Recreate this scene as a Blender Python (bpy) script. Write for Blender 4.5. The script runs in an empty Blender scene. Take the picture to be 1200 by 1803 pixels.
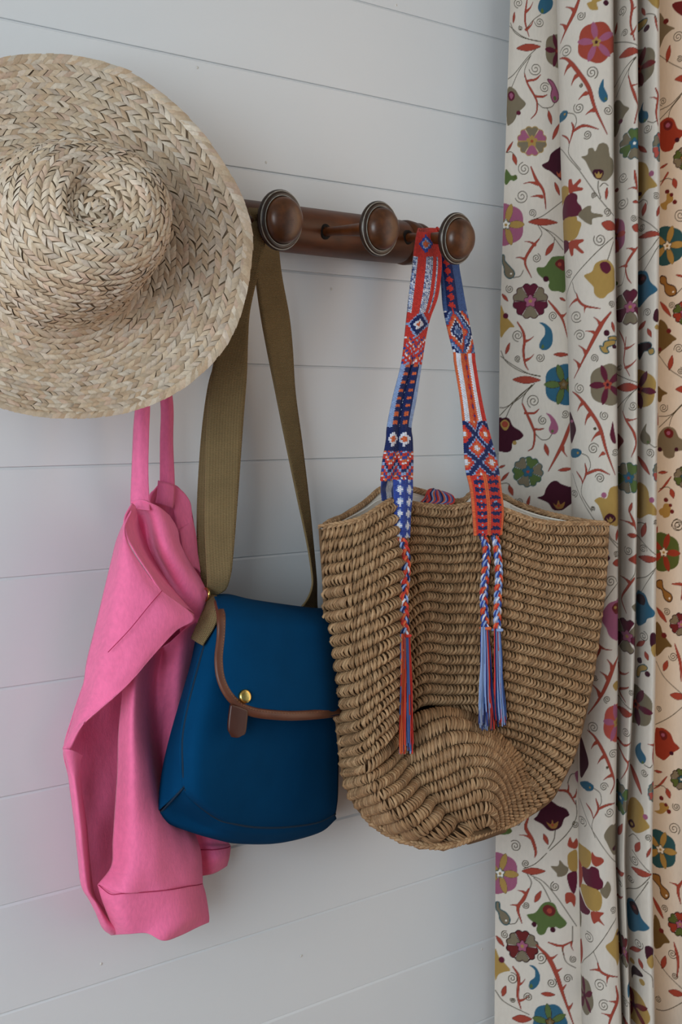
import bpy, bmesh, math, random
import numpy as np

random.seed(7)
rng = np.random.default_rng(7)
V = np.array

# ------------------------------------------------------------------ camera
W, H, FPX = 1200, 1803, 2900.0
PSI = math.radians(43.06)
PIT = math.atan((901.5 - 732.0) / FPX)
CAM = V([0.0, -1.545, 1.5])
FWD = V([math.cos(PIT) * math.cos(PSI), math.cos(PIT) * math.sin(PSI), -math.sin(PIT)])
RIGHT = V([math.sin(PSI), -math.cos(PSI), 0.0])
UP = np.cross(RIGHT, FWD)

scene = bpy.context.scene
COL = scene.collection
cam_data = bpy.data.cameras.new("camera")
cam_data.sensor_fit = 'VERTICAL'
cam_data.sensor_height = 36.0
cam_data.sensor_width = 36.0
cam_data.lens = FPX / H * 36.0
cam_data.clip_start = 0.02
cam = bpy.data.objects.new("camera", cam_data)
COL.objects.link(cam)
from mathutils import Matrix, Vector
cam.matrix_world = Matrix(((RIGHT[0], UP[0], -FWD[0], CAM[0]),
                           (RIGHT[1], UP[1], -FWD[1], CAM[1]),
                           (RIGHT[2], UP[2], -FWD[2], CAM[2]),
                           (0, 0, 0, 1)))
scene.camera = cam

# ------------------------------------------------------------------ view, world, lights
scene.view_settings.view_transform = 'Standard'
scene.view_settings.look = 'None'
scene.view_settings.gamma = 1.0
scene.view_settings.use_curve_mapping = False
scene.view_settings.exposure = -0.09

world = bpy.data.worlds.new("world")
world.use_nodes = True
scene.world = world
world.node_tree.nodes['Background'].inputs[0].default_value = (0.70, 0.86, 1.0, 1)
world.node_tree.nodes['Background'].inputs[1].default_value = 0.27


def area(name, loc, target, sx, sy, power, color):
    ld = bpy.data.lights.new(name, 'AREA')
    ld.shape = 'RECTANGLE'
    ld.size, ld.size_y = sx, sy
    ld.energy = power
    ld.color = color
    o = bpy.data.objects.new(name, ld)
    COL.objects.link(o)
    o.location = loc
    d = Vector(target) - Vector(loc)
    o.rotation_euler = d.to_track_quat('-Z', 'Y').to_euler()
    return o


# the room's big window on the left, daylight
area("window_light", (-2.2, -1.75, 1.65), (1.4, -0.2, 1.45), 2.0, 1.6, 126, (0.82, 0.93, 1.0))
# daylight behind the second curtain, outside the opening in the end wall
area("daylight_behind_curtain", (2.75, -0.75, 1.5), (2.1, -0.6, 1.45), 1.2, 2.0, 11, (1.0, 0.58, 0.25))
# open sky side of the same window, nearer the camera
area("window_light_right", (2.35, -1.15, 1.55), (0.9, -0.2, 1.4), 0.55, 1.5, 2.6, (0.86, 0.95, 1.0))


# ------------------------------------------------------------------ pixel <-> space
def ray(px, py):
    px = np.asarray(px, float)[..., None]
    py = np.asarray(py, float)[..., None]
    return FWD + RIGHT * ((px - 600.0) / FPX) + UP * ((901.5 - py) / FPX)


def P(px, py, d):
    """point seen at (px, py) of the photograph, d metres out from the board wall (plane y=0)"""
    r = ray(px, py)
    t = (-np.asarray(d, float) - CAM[1]) / r[..., 1]
    return CAM + r * t[..., None]


def PX(px, py, x):
    r = ray(px, py)
    t = (np.asarray(x, float) - CAM[0]) / r[..., 0]
    return CAM + r * t[..., None]


def proj(p):
    q = np.asarray(p) - CAM
    z = q @ FWD
    return 600 + FPX * (q @ RIGHT) / z, 901.5 - FPX * (q @ UP) / z


def nrm(v):
    v = np.asarray(v, float)
    return v / np.maximum(np.linalg.norm(v, axis=-1, keepdims=True), 1e-12)


def hx(s):
    c = [int(s[i:i + 2], 16) / 255 for i in (0, 2, 4)]
    return tuple(x / 12.92 if x <= 0.04045 else ((x + 0.055) / 1.055) ** 2.4 for x in c)


# ------------------------------------------------------------------ splines
def cr(ts, ys, t):
    """cubic Hermite (Catmull-Rom) through (ts, ys[...]) at t"""
    ts = np.asarray(ts, float)
    ys = np.asarray(ys, float)
    t = np.asarray(t, float)
    n = len(ts)
    if n == 2:
        f = ((t - ts[0]) / (ts[1] - ts[0])).reshape((-1,) + (1,) * (ys.ndim - 1))
        return ys[0] + (ys[1] - ys[0]) * f
    m = np.zeros_like(ys)
    sh = (-1,) + (1,) * (ys.ndim - 1)
    h = np.diff(ts).reshape(sh)
    dl = np.diff(ys, axis=0) / h
    m[1:-1] = (dl[:-1] * h[1:] + dl[1:] * h[:-1]) / (h[:-1] + h[1:])
    m[0], m[-1] = dl[0], dl[-1]
    i = np.clip(np.searchsorted(ts, t, side='right') - 1, 0, n - 2)
    hh = (ts[i + 1] - ts[i])
    f = ((t - ts[i]) / hh).reshape(sh)
    hh = hh.reshape(sh)
    return ((2 * f**3 - 3 * f**2 + 1) * ys[i] + (f**3 - 2 * f**2 + f) * hh * m[i]
            + (-2 * f**3 + 3 * f**2) * ys[i + 1] + (f**3 - f**2) * hh * m[i + 1])


def path(pts, n):
    """resample a list of points along a smooth curve, evenly in length"""
    pts = np.asarray(pts, float)
    ts = np.arange(len(pts), dtype=float)
    q = cr(ts, pts, np.linspace(0, len(pts) - 1, max(n * 4, 40)))
    L = np.concatenate([[0], np.cumsum(np.linalg.norm(np.diff(q, axis=0), axis=1))])
    tt = np.linspace(0, L[-1], n)
    return np.stack([np.interp(tt, L, q[:, k]) for k in range(q.shape[1])], 1)


def loft(rows, nv, nu, vt=None, ut=None):
    """rows: list of rows of (px, py, d); smooth surface -> (nv, nu, 3) in photo px + depth"""
    g = np.asarray(rows, float)
    vt = np.arange(g.shape[0]) if vt is None else vt
    ut = np.arange(g.shape[1]) if ut is None else ut
    a = cr(vt, g, np.linspace(vt[0], vt[-1], nv))
    b = cr(ut, a.transpose(1, 0, 2), np.linspace(ut[0], ut[-1], nu))
    return b.transpose(1, 0, 2)


# ------------------------------------------------------------------ meshes
def gridf(n, m, cu=False, cv=False, base=0):
    i = np.arange(n if cv else n - 1)
    j = np.arange(m if cu else m - 1)
    I, J = np.meshgrid(i, j, indexing='ij')
    I, J = I.ravel(), J.ravel()
    I2, J2 = (I + 1) % n, (J + 1) % m
    return np.stack([I * m + J, I * m + J2, I2 * m + J2, I2 * m + J], 1) + base


def raw_mesh(name, verts, faces, smooth=True, colors=None, uv=None):
    verts = np.ascontiguousarray(np.asarray(verts, np.float32).reshape(-1, 3))
    me = bpy.data.meshes.new(name)
    if isinstance(faces, np.ndarray):
        f = np.ascontiguousarray(faces.astype(np.int32))
        k = f.shape[1]
        me.vertices.add(len(verts))
        me.vertices.foreach_set('co', verts.ravel())
        me.loops.add(f.size)
        me.loops.foreach_set('vertex_index', f.ravel())
        me.polygons.add(len(f))
        me.polygons.foreach_set('loop_start', np.arange(0, f.size, k, dtype=np.int32))
        me.update(calc_edges=True)
    else:
        me.from_pydata(verts.tolist(), [], [list(map(int, q)) for q in faces])
        me.update()
    if smooth:
        me.polygons.foreach_set('use_smooth', np.ones(len(me.polygons), bool))
    if colors is not None:
        c = np.ones((len(verts), 4), np.float32)
        c[:, :3] = np.asarray(colors, np.float32).reshape(-1, 3)
        at = me.color_attributes.new('tint', 'FLOAT_COLOR', 'POINT')
        at.data.foreach_set('color', c.ravel())
    if uv is not None:
        u2 = np.asarray(uv, np.float32).reshape(-1, 2)
        lay = me.uv_layers.new(name='UVMap')
        vi = np.zeros(len(me.loops), np.int32)
        me.loops.foreach_get('vertex_index', vi)
        lay.data.foreach_set('uv', u2[vi].ravel())
    return me


def obj(name, me, material=None, parent=None):
    o = bpy.data.objects.new(name, me)
    COL.objects.link(o)
    if material is not None and me is not None:
        me.materials.append(material)
    if parent is not None:
        o.parent = parent
    return o


def mobj(name, verts, faces, material=None, parent=None, smooth=True, colors=None, uv=None):
    return obj(name, raw_mesh(name, verts, faces, smooth, colors, uv), material, parent)


def root(name, label, cat, group=None):
    o = bpy.data.objects.new(name, None)
    o.empty_display_size = 0.02
    COL.objects.link(o)
    o['label'] = label
    o['category'] = cat
    if group:
        o['group'] = group
    return o


def solidify(o, t, off=-1.0):
    m = o.modifiers.new('thickness', 'SOLIDIFY')
    m.thickness = t
    m.offset = off
    return m


def join(parts):
    vs, fs, cs, b = [], [], [], 0
    for p in parts:
        v = np.asarray(p[0]).reshape(-1, 3)
        vs.append(v)
        fs.append(p[1] + b)
        if len(p) > 2 and p[2] is not None:
            cs.append(np.broadcast_to(np.asarray(p[2], float), (len(v), 3)))
        b += len(v)
    return np.concatenate(vs), np.concatenate(fs), (np.concatenate(cs) if cs else None)


def tube(pts, r, sides=8, cap=True, flat=1.0, nref=None, closed=False):
    """tube along world points; r scalar or per point"""
    pts = np.asarray(pts, float)
    n = len(pts)
    r = np.broadcast_to(np.asarray(r, float), (n,))
    if closed:
        T = nrm(np.roll(pts, -1, 0) - np.roll(pts, 1, 0))
    else:
        T = nrm(np.gradient(pts, axis=0))
    ref = V([0.0, -1.0, 0.0]) if nref is None else np.asarray(nref, float)
    ref = np.broadcast_to(ref, T.shape)
    B = np.cross(T, ref)
    bad = np.linalg.norm(B, axis=1) < 1e-3
    B[bad] = np.cross(T[bad], V([0.3, 0.2, 1.0]))
    B = nrm(B)
    N = np.cross(B, T)
    a = np.linspace(0, 2 * math.pi, sides, endpoint=False)
    ring = (pts[:, None] + (B[:, None] * np.cos(a)[None, :, None]
                            + N[:, None] * np.sin(a)[None, :, None] * flat) * r[:, None, None])
    v = ring.reshape(-1, 3)
    f = gridf(n, sides, cu=True, cv=closed)
    if cap and not closed:
        v = np.concatenate([v, pts[:1], pts[-1:]])
        c0, c1 = n * sides, n * sides + 1
        k = np.arange(sides)
        k2 = (k + 1) % sides
        f0 = np.stack([np.full(sides, c0), k2, k, k], 1)
        l = (n - 1) * sides
        f1 = np.stack([np.full(sides, c1), l + k, l + k2, l + k2], 1)
        tri = np.concatenate([f0, f1])
        return v, f, tri[:, :3]
    return v, f, None


def tube_faces(v, f, tri):
    """faces list mixing quads and end triangles"""
    if tri is None:
        return f
    return [tuple(q) for q in f] + [tuple(q) for q in tri]


def tube_obj(name, pts, r, material, parent=None, sides=8, flat=1.0, nref=None, closed=False):
    v, f, tri = tube(pts, r, sides, not closed, flat, nref, closed)
    return mobj(name, v, tube_faces(v, f, tri), material, parent)


def lathe(profile, origin, axis, sides=32, upref=(0, 0, 1)):
    """profile: (r, h) along axis from origin"""
    axis = nrm(axis)
    a0 = nrm(np.cross(axis, upref)) if abs(axis @ V(upref)) < .99 else V([1.0, 0, 0])
    b0 = np.cross(axis, a0)
    pr = np.asarray(profile, float)
    a = np.linspace(0, 2 * math.pi, sides, endpoint=False)
    dirs = a0[None] * np.cos(a)[:, None] + b0[None] * np.sin(a)[:, None]
    v = np.asarray(origin)[None, None] + axis[None, None] * pr[:, 1][:, None, None] + dirs[None] * pr[:, 0][:, None, None]
    return v.reshape(-1, 3), gridf(len(pr), sides, cu=True)


def box(x0, x1, y0, y1, z0, z1):
    v = V([[x, y, z] for x in (x0, x1) for y in (y0, y1) for z in (z0, z1)], )
    f = V([[0, 1, 3, 2], [4, 6, 7, 5], [0, 4, 5, 1], [2, 3, 7, 6], [0, 2, 6, 4], [1, 5, 7, 3]])
    return v, f


# ------------------------------------------------------------------ materials
def mat(name, color=(.8, .8, .8), rough=.7, tint=None, noise=None, bump=None, sheen=0.0, metal=0.0,
        spec=0.4, translucent=0.0, weave=None):
    """tint: colour attribute name used as base colour; noise=(scale, amount, stretch) value mottling;
    bump=(scale, strength, stretch); weave=(freq_u, freq_v, strength) UV cloth grain"""
    m = bpy.data.materials.new(name)
    m.use_nodes = True
    nt = m.node_tree
    N, L = nt.nodes, nt.links
    b = N['Principled BSDF']
    b.inputs['Roughness'].default_value = rough
    b.inputs['Metallic'].default_value = metal
    b.inputs['Specular IOR Level'].default_value = spec
    b.inputs['Sheen Weight'].default_value = sheen
    if sheen:
        b.inputs['Sheen Roughness'].default_value = 0.5
    if tint:
        a = N.new('ShaderNodeVertexColor')
        a.layer_name = tint
        csock = a.outputs['Color']
    else:
        rgb = N.new('ShaderNodeRGB')
        rgb.outputs[0].default_value = (*color, 1)
        csock = rgb.outputs[0]
    tc = N.new('ShaderNodeTexCoord')

    def noise_tex(scale, stretch, detail=4):
        mp = N.new('ShaderNodeMapping')
        mp.inputs['Scale'].default_value = stretch
        L.new(tc.outputs['Object'], mp.inputs[0])
        t = N.new('ShaderNodeTexNoise')
        t.inputs['Scale'].default_value = scale
        t.inputs['Detail'].default_value = detail
        L.new(mp.outputs[0], t.inputs['Vector'])
        return t.outputs['Fac']
    if noise:
        for nz in (noise if isinstance(noise, list) else [noise]):
            fac = noise_tex(nz[0], nz[2])
            mr = N.new('ShaderNodeMapRange')
            mr.inputs[1].default_value, mr.inputs[2].default_value = .25, .75
            mr.inputs[3].default_value, mr.inputs[4].default_value = 1 - nz[1], 1 + nz[1]
            L.new(fac, mr.inputs[0])
            mx = N.new('ShaderNodeVectorMath')
            mx.operation = 'SCALE'
            L.new(csock, mx.inputs[0])
            L.new(mr.outputs[0], mx.inputs['Scale'])
            csock = mx.outputs[0]
    hsock = None
    if weave:
        mp = N.new('ShaderNodeMapping')
        mp.inputs['Scale'].default_value = (weave[0], weave[1], 1)
        L.new(tc.outputs['UV'], mp.inputs[0])
        sp = N.new('ShaderNodeSeparateXYZ')
        L.new(mp.outputs[0], sp.inputs[0])
        outs = []
        for ax in (0, 1):
            s = N.new('ShaderNodeMath')
            s.operation = 'SINE'
            L.new(sp.outputs[ax], s.inputs[0])
            outs.append(s)
        ml = N.new('ShaderNodeMath')
        ml.operation = 'ADD' if len(weave) > 3 else 'MULTIPLY'
        L.new(outs[0].outputs[0], ml.inputs[0])
        L.new(outs[1].outputs[0], ml.inputs[1])
        hsock = ml.outputs[0]
        bp = N.new('ShaderNodeBump')
        bp.inputs['Strength'].default_value = weave[2]
        bp.inputs['Distance'].default_value = 0.0006
        L.new(hsock, bp.inputs['Height'])
        L.new(bp.outputs[0], b.inputs['Normal'])
        mr = N.new('ShaderNodeMapRange')
        mr.inputs[1].default_value, mr.inputs[2].default_value = -1, 1
        mr.inputs[3].default_value, mr.inputs[4].default_value = .93, 1.07
        L.new(hsock, mr.inputs[0])
        mx = N.new('ShaderNodeVectorMath')
        mx.operation = 'SCALE'
        L.new(csock, mx.inputs[0])
        L.new(mr.outputs[0], mx.inputs['Scale'])
        csock = mx.outputs[0]
    if bump:
        last = None
        for bz in (bump if isinstance(bump, list) else [bump]):
            fac = noise_tex(bz[0], bz[2], 6)
            bp = N.new('ShaderNodeBump')
            bp.inputs['Strength'].default_value = bz[1]
            bp.inputs['Distance'].default_value = bz[3] if len(bz) > 3 else 0.001
            L.new(fac, bp.inputs['Height'])
            src = last or (b.inputs['Normal'].links[0].from_socket if b.inputs['Normal'].links else None)
            if src:
                L.new(src, bp.inputs['Normal'])
            last = bp.outputs[0]
        L.new(last, b.inputs['Normal'])
    L.new(csock, b.inputs['Base Color'])
    if translucent:
        tr = N.new('ShaderNodeBsdfTranslucent')
        L.new(csock, tr.inputs['Color'])
        ms = N.new('ShaderNodeMixShader')
        ms.inputs[0].default_value = translucent
        L.new(b.outputs[0], ms.inputs[1])
        L.new(tr.outputs[0], ms.inputs[2])
        L.new(ms.outputs[0], N['Material Output'].inputs['Surface'])
    return m


M = {}
M['paint'] = mat('painted_board', hx('dfe3e6'), .42, noise=(3, .015, (1, 1, 1)), bump=[(60, .12, (.12, 1, 1.6)), (700, .05, (.3, 1, 1))])
M['plaster'] = mat('plaster', hx('d8d6d0'), .8)
M['floor'] = mat('floor_wood', hx('b0774f'), .5, noise=(6, .15, (.2, 2, 1)))
M['wood'] = mat('dark_polished_wood', hx('50290f'), .40, spec=.3, noise=[(14, .6, (.25, 1, 1)), (70, .45, (.3, 1, 1))], bump=(90, .12, (.3, 1, 1)))
M['knob'] = mat('turned_knob_wood', hx('4d2c17'), .34, noise=[(26, .55, (1, 1, 1)), (110, .4, (1, 1, 1))], bump=(120, .12, (1, 1, 1)))
M['knob_rim'] = mat('dark_knob_rim', hx('2a1b12'), .34, noise=(40, .35, (1, 1, 1)))
M['worn'] = mat('worn_bare_line', hx('8f8a80'), .4, noise=(160, .4, (1, 1, 1)))
M['hole'] = mat('dark_socket', hx('140e0a'), .9)
M['straw'] = mat('hat_straw', tint='tint', rough=.55, spec=.35, noise=[(350, .12, (1, 1, 1))], bump=(900, .25, (1, 1, 1)))
M['straw_shade'] = mat('hat_straw_shaded_ground', hx('6e5a44'), .8, noise=(200, .2, (1, 1, 1)))  # darkened ground colour, paints in the shade between the straw floats

# ------------------------------------------------------------------ setting
XW = 2.20          # end wall
BOARD = 0.125
Z0 = 1.5 - 0.464 * BOARD


def structure(o):
    o['kind'] = 'structure'
    return o


v, f = box(-2.6, XW + .15, 0.016, 0.12, 0.0, 2.6)
wall = structure(mobj('wall_back', v, f, M['plaster'], smooth=False))
k0 = int(math.floor((0.0 - Z0) / BOARD))
plank_me = None
for k in range(k0, k0 + 22):
    zb = Z0 + k * BOARD
    if zb < -0.06 or zb + BOARD > 2.6:
        continue
    if plank_me is None:
        g, c = 0.0, 0.0026
        h = BOARD
        prof = [(0.016, g), (0.0006, g), (0.0, g + c * .3), (0.0, h - g - c * 1.25), (0.0019, h - g - .0003), (0.016, h - g)]
        xs = (-2.6, XW + .1)
        vv = V([[x, y, z] for x in xs for (y, z) in prof])
        n = len(prof)
        ff = [(i, i + 1, n + i + 1, n + i) for i in range(n - 1)] + [tuple(range(n - 1, -1, -1)), tuple(range(n, 2 * n))]
        plank_me = raw_mesh('plank', vv, ff, smooth=False)
        plank_me.materials.append(M['paint'])
    p = obj('plank', plank_me, None, wall)
    p.location = (random.uniform(-.15, .15) * 0, random.uniform(-.0005, .0005), zb)
# filler dots over nail heads
for (px, py) in ((697, 9), (178, 1697), (530, 1683), (848, 1671), (347, 119), (468, 286), (583, 509)):
    q = P(px, py, 0.0003)
    v, f = lathe([(0.0001, .0006), (.0016, .0005), (.002, 0)], q, (0, -1, 0), 12)
    mobj('nail_head', v, f, M['plaster'], wall)

v, f = box(-2.6, XW + .15, -3.6, .12, -0.06, 0.0)
structure(mobj('floor', v, f, M['floor'], smooth=False))
v, f = box(-2.6, XW + .15, -3.6, .12, 2.6, 2.66)
structure(mobj('ceiling', v, f, M['plaster'], smooth=False))
# end wall with the window opening behind the second curtain
WY0, WY1, WZ0, WZ1 = -1.45, -0.17, 0.55, 2.35
bx = [box(XW, XW + .15, -3.6, WY0, 0, 2.6), box(XW, XW + .15, WY1, .016, 0, 2.6),
      box(XW, XW + .15, WY0, WY1, 0, WZ0), box(XW, XW + .15, WY0, WY1, WZ1, 2.6)]
v, f, _ = join(bx)
structure(mobj('wall_right', v, f, M['plaster'], smooth=False))
bx = [box(XW + .06, XW + .1, WY0, WY0 + .05, WZ0, WZ1), box(XW + .06, XW + .1, WY1 - .05, WY1, WZ0, WZ1),
      box(XW + .06, XW + .1, WY0 + .05, WY1 - .05, WZ0, WZ0 + .05), box(XW + .06, XW + .1, WY0 + .05, WY1 - .05, WZ1 - .05, WZ1)]
v, f, _ = join(bx)
structure(mobj('window_1', v, f, M['paint'], smooth=False))

# ------------------------------------------------------------------ peg rail
rail = root('peg_rail', 'dark turned wooden peg rail with round knobs fixed across the white boards', 'peg rail')
RD, RR = 0.031, 0.0305
pc = P(600, 414, RD)
railz = pc[2]
xa = P(-60, 332, RD)[0]
xb = P(742, 430, RD)[0]
L = xb - xa
prof = [(.004, 0), (.024, .001), (.028, .006), (.0295, .02)]
# left part plain, bamboo-like ring near the right end
for h, r in ((.25, .030), (L - .12, .0305), (L - .052, .0300), (L - .049, .0293), (L - .047, .0272), (L - .044, .0272),
             (L - .041, .0306), (L - .036, .0312), (L - .028, .0304), (L - .022, .0296), (L - .0195, .0276), (L - .017, .0288),
             (L - .010, .0292), (L - .004, .0275), (L - .001, .023), (L, .0005)):
    prof.append((r, h))
v, f = lathe(prof, (xa, -RD, railz), (1, 0, 0), 40)
mobj('rail', v, f, M['wood'], rail)

kn_prof = [(.0005, -.004), (.010, -.0035), (.016, -.001), (.026, .0005), (.0325, .0022), (.0345, .005), (.0345, .0075), (.0332, .0092)]
kn_ring1 = [(.0332, .0092), (.0322, .0100), (.0312, .0092)]
kn_mid = [(.0332, .0088), (.0312, .0090), (.0305, .0108), (.0298, .0115), (.0288, .0108)]
kn_dome = [(.0264, .0098), (.0266, .0118), (.0263, .0142), (.0250, .0176), (.0222, .0212), (.0182, .0240), (.0128, .0261), (.0064, .0273), (.0004, .0276)]


def peg(rx, ry, kx, ky, s=1.0, label=None):
    """root pixel on the rail's front, knob pixel"""
    a = P(rx, ry, 0.0585)
    if kx is None:
        kc = a + V([0.0, -0.082, 0.006])
    else:
        kc = PX(kx, ky, a[0])
    ax = nrm(kc - a)
    L = np.linalg.norm(kc - a)
    v, f = lathe([(.0095, -.012), (.0095, .004), (.0082, .006), (.0078, .012)], a, ax, 20)
    pg = mobj('peg', *lathe([(.0060, -.010), (.0060, .020), (.0065, .034), (.0074, .046), (.0092, L - .012), (.0125, L - .006), (.016, L)], a, ax, 24), M['wood'], rail)
    mobj('socket', *lathe([(.0072, -.006), (.0098, -.004), (.0102, .002), (.0092, .0036), (.0064, .0030)], a, ax, 24), M['hole'], pg)
    sc = lambda pr: [(r * s, h * s) for r, h in pr]
    mobj('knob_rim', *lathe(sc(kn_prof), kc, ax, 48), M['knob_rim'], pg)
    mobj('worn_line', *lathe(sc([(.0336, .0086), (.0331, .0097), (.0324, .0094)]), kc, ax, 48), M['worn'], pg)
    mobj('bead', *lathe(sc([(.0328, .0086), (.0316, .0104), (.0300, .0112), (.0282, .0110), (.0268, .0092)]), kc, ax, 48), M['knob_rim'], pg)
    mobj('worn_line', *lathe(sc([(.0286, .0109), (.0280, .0118), (.0273, .0108)]), kc, ax, 48), M['worn'], pg)
    mobj('knob', *lathe(sc(kn_dome), kc, ax, 48), M['knob'], pg)
    return kc, ax


K1 = peg(397, 391, 486, 388, 1.04)
K2 = peg(571, 408, 660, 403)
K3 = peg(716, 418, 796, 420, 1.0)
K0 = peg(38, 350, None, None)      # hidden: holds the apron
# ------------------------------------------------------------------ straw hat
hat = root('straw_hat', 'wide brimmed woven straw sun hat hanging at the left end of the peg rail', 'hat')
HC = P(95, 420, 0.142)
vd = nrm(CAM - HC)
rp = nrm(np.cross(V([0, 0, 1.0]), vd))
if rp @ RIGHT < 0:
    rp = -rp
up_ = np.cross(vd, rp)
HN = nrm(.86 * vd + .32 * rp + .36 * up_)
HA = nrm(np.cross(up_, HN))
HA = HA if HA @ rp > 0 else -HA
HB = np.cross(HN, HA)


def on_brim(px, py):
    r = ray(px, py)
    t = ((HC - CAM) @ HN) / (r @ HN)
    q = CAM + r * t[..., None] - HC
    return q @ HA, q @ HB


outl = V([(437, 412), (434, 470), (424, 535), (402, 596), (350, 657), (300, 690), (250, 710), (190, 723), (130, 728), (60, 726), (0, 714), (-90, 690), (-170, 630),
          (-230, 530), (-248, 420), (-225, 300), (-170, 200), (-90, 130), (0, 104), (75, 96), (150, 101), (222, 122), (290, 168), (345, 225), (390, 292), (418, 345)])
oa, ob = on_brim(outl[:, 0], outl[:, 1])
oth = np.unwrap(np.arctan2(ob, oa))
orr = np.hypot(oa, ob)
if oth[-1] < oth[0]:
    oth, orr = oth[::-1], orr[::-1]
o0 = oth[0]
othp = np.concatenate([oth - 2 * math.pi, oth, oth + 2 * math.pi])
orrp = np.concatenate([orr, orr, orr])
ca, cb = on_brim(V([86.]), V([430.]))
ca, cb = float(ca[0]), float(cb[0])
RC = 0.098


def Rout(th):
    th = (np.asarray(th) - o0) % (2 * math.pi) + o0
    return np.interp(th, othp, orrp)


def wave(th, f):
    return (.006 * np.sin(2 * th + .6) + .005 * np.sin(3 * th + 2.1)) * f


def brim_pt(f, th):
    """f 0 at crown base, 1 at the rim"""
    a0 = ca + RC * np.cos(th)
    b0 = cb + RC * np.sin(th)
    ro = Rout(th)
    a1, b1 = ro * np.cos(th), ro * np.sin(th)
    a = a0 + (a1 - a0) * f
    b = b0 + (b1 - b0) * f
    h = .012 * (1 - f) ** 2 * 0 - .010 * np.sin(math.pi * f) + wave(th, f) + .012 * np.exp(-f / .05) - .004
    return HC + HA * a[..., None] + HB * b[..., None] + HN * h[..., None]


cp_r = V([1.03, 1.0, .975, .95, .915, .86, .78, .68, .57, .47, .40, .33, .25, .15, .06, .0])
cp_h = V([-.002, .010, .026, .044, .062, .080, .0935, .1015, .106, .109, .1085, .103, .0965, .094, .096, .097])
cl = np.concatenate([[0], np.cumsum(np.hypot(np.diff(cp_r * RC), np.diff(cp_h)))])
CLEN = cl[-1]


def crown_pt(s, th):
    """s metres up the crown from its base"""
    s = np.asarray(s, float)
    th = np.asarray(th, float)
    r = np.interp(s, cl, cp_r) * RC * (1 + .03 * np.sin(2 * th + 1) * np.interp(s, [0, CLEN * .5, CLEN], [.4, 1, .3]))
    h = np.interp(s, cl, cp_h)
    h = h + (.006 * np.sin(th + 2.4) + .003 * np.sin(3 * th)) * np.clip((h - .02) / .08, 0, 1) * np.clip(r / .04, 0, 1)
    ca2 = ca + .02 * h / .1
    cb2 = cb + .004 * h / .1
    return (HC + HA * (ca2 + r * np.cos(th))[..., None] + HB * (cb2 + r * np.sin(th))[..., None] + HN * h[..., None])


# ground surfaces under the weave
TH = np.linspace(0, 2 * math.pi, 120, endpoint=False)
FF = np.linspace(0, 1, 24)
g = brim_pt(FF[:, None] * np.ones((1, 120)), TH[None] * np.ones((24, 1)))
v = (g - HN * .0012).reshape(-1, 3)
b = mobj('brim', v, gridf(24, 120, cu=True)[:, ::-1], M['straw_shade'], hat)
solidify(b, .002)
SS = np.linspace(0, CLEN, 40)
g = crown_pt(SS[:, None] * np.ones((1, 96)), TH[None, :96] * 0 + np.linspace(0, 2 * math.pi, 96, endpoint=False)[None] + SS[:, None] * 0)
b = mobj('crown', (g - HN * .0010).reshape(-1, 3), gridf(40, 96, cu=True), M['straw_shade'], hat)
solidify(b, .002)

straw_cols = [V(hx(c)) for c in ('e2d2bb', 'd9c4a8', 'd2b999', 'cdb190', 'e6dac8', 'd8bfa6', 'd4b19a', 'c7a684', 'dccbb8', 'cbb79c', 'd9c8b8', 'bfa07e')]


def strip_batch(fn, plist, Lh, Wh, ang, lift, tilt, dp=None):
    """plist arrays (p1, th); fn(p1, th); returns verts/faces/colours of small arched straw floats"""
    p1, th, sg = plist
    e = 1e-4
    c = fn(p1, th)
    tt = nrm(fn(p1, th + 1e-3) - fn(p1, th - 1e-3))
    tr = nrm(fn(p1 + e, th) - fn(p1 - e, th))
    nn = nrm(np.cross(tr, tt))
    s = np.sign((nn @ HN))
    nn = nn * np.where(np.abs(s) < .5, 1, s)[:, None]
    tr = np.cross(nn, tt)
    n = len(c)
    ta = math.tan(ang) * rng.uniform(.85, 1.2, n)
    if dp:
        Lh = .5 * np.linalg.norm(fn(p1 + dp / 2, th) - fn(p1 - dp / 2, th), axis=1) * 1.12
    Lj = Lh * rng.uniform(.98, 1.12, n)
    Wj = Wh * rng.uniform(.90, 1.06, n)
    us = V([-1, -.55, 0, .55, 1])
    ws = V([-1, 0, 1])
    out = np.zeros((n, 5, 3, 3))
    lj = lift * rng.uniform(.75, 1.3, n)
    tj = rng.normal(0, tilt, n)
    for i, u in enumerate(us):
        for j, w in enumerate(ws):
            hgt = lj * (.75 - 1.35 * u * u + .35 * u) + lj * .3 * (1 - abs(w)) + tj * w * Wj
            out[:, i, j] = c + tr * (Lj * u)[:, None] + tt * (sg * Lj * u / ta + Wj * w)[:, None] + nn * hgt[:, None]
    fb = gridf(5, 3)
    F = (fb[None] + (np.arange(n) * 15)[:, None, None]).reshape(-1, 4)
    ci = rng.integers(0, len(straw_cols), n)
    cc = (np.array(straw_cols)[ci] * .6 + np.array(straw_cols).mean(0) * .4) * .78 * rng.uniform(.84, 1.09, n)[:, None]
    C = np.repeat(cc, 15, 0)
    return out.reshape(-1, 3), F, C


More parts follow.
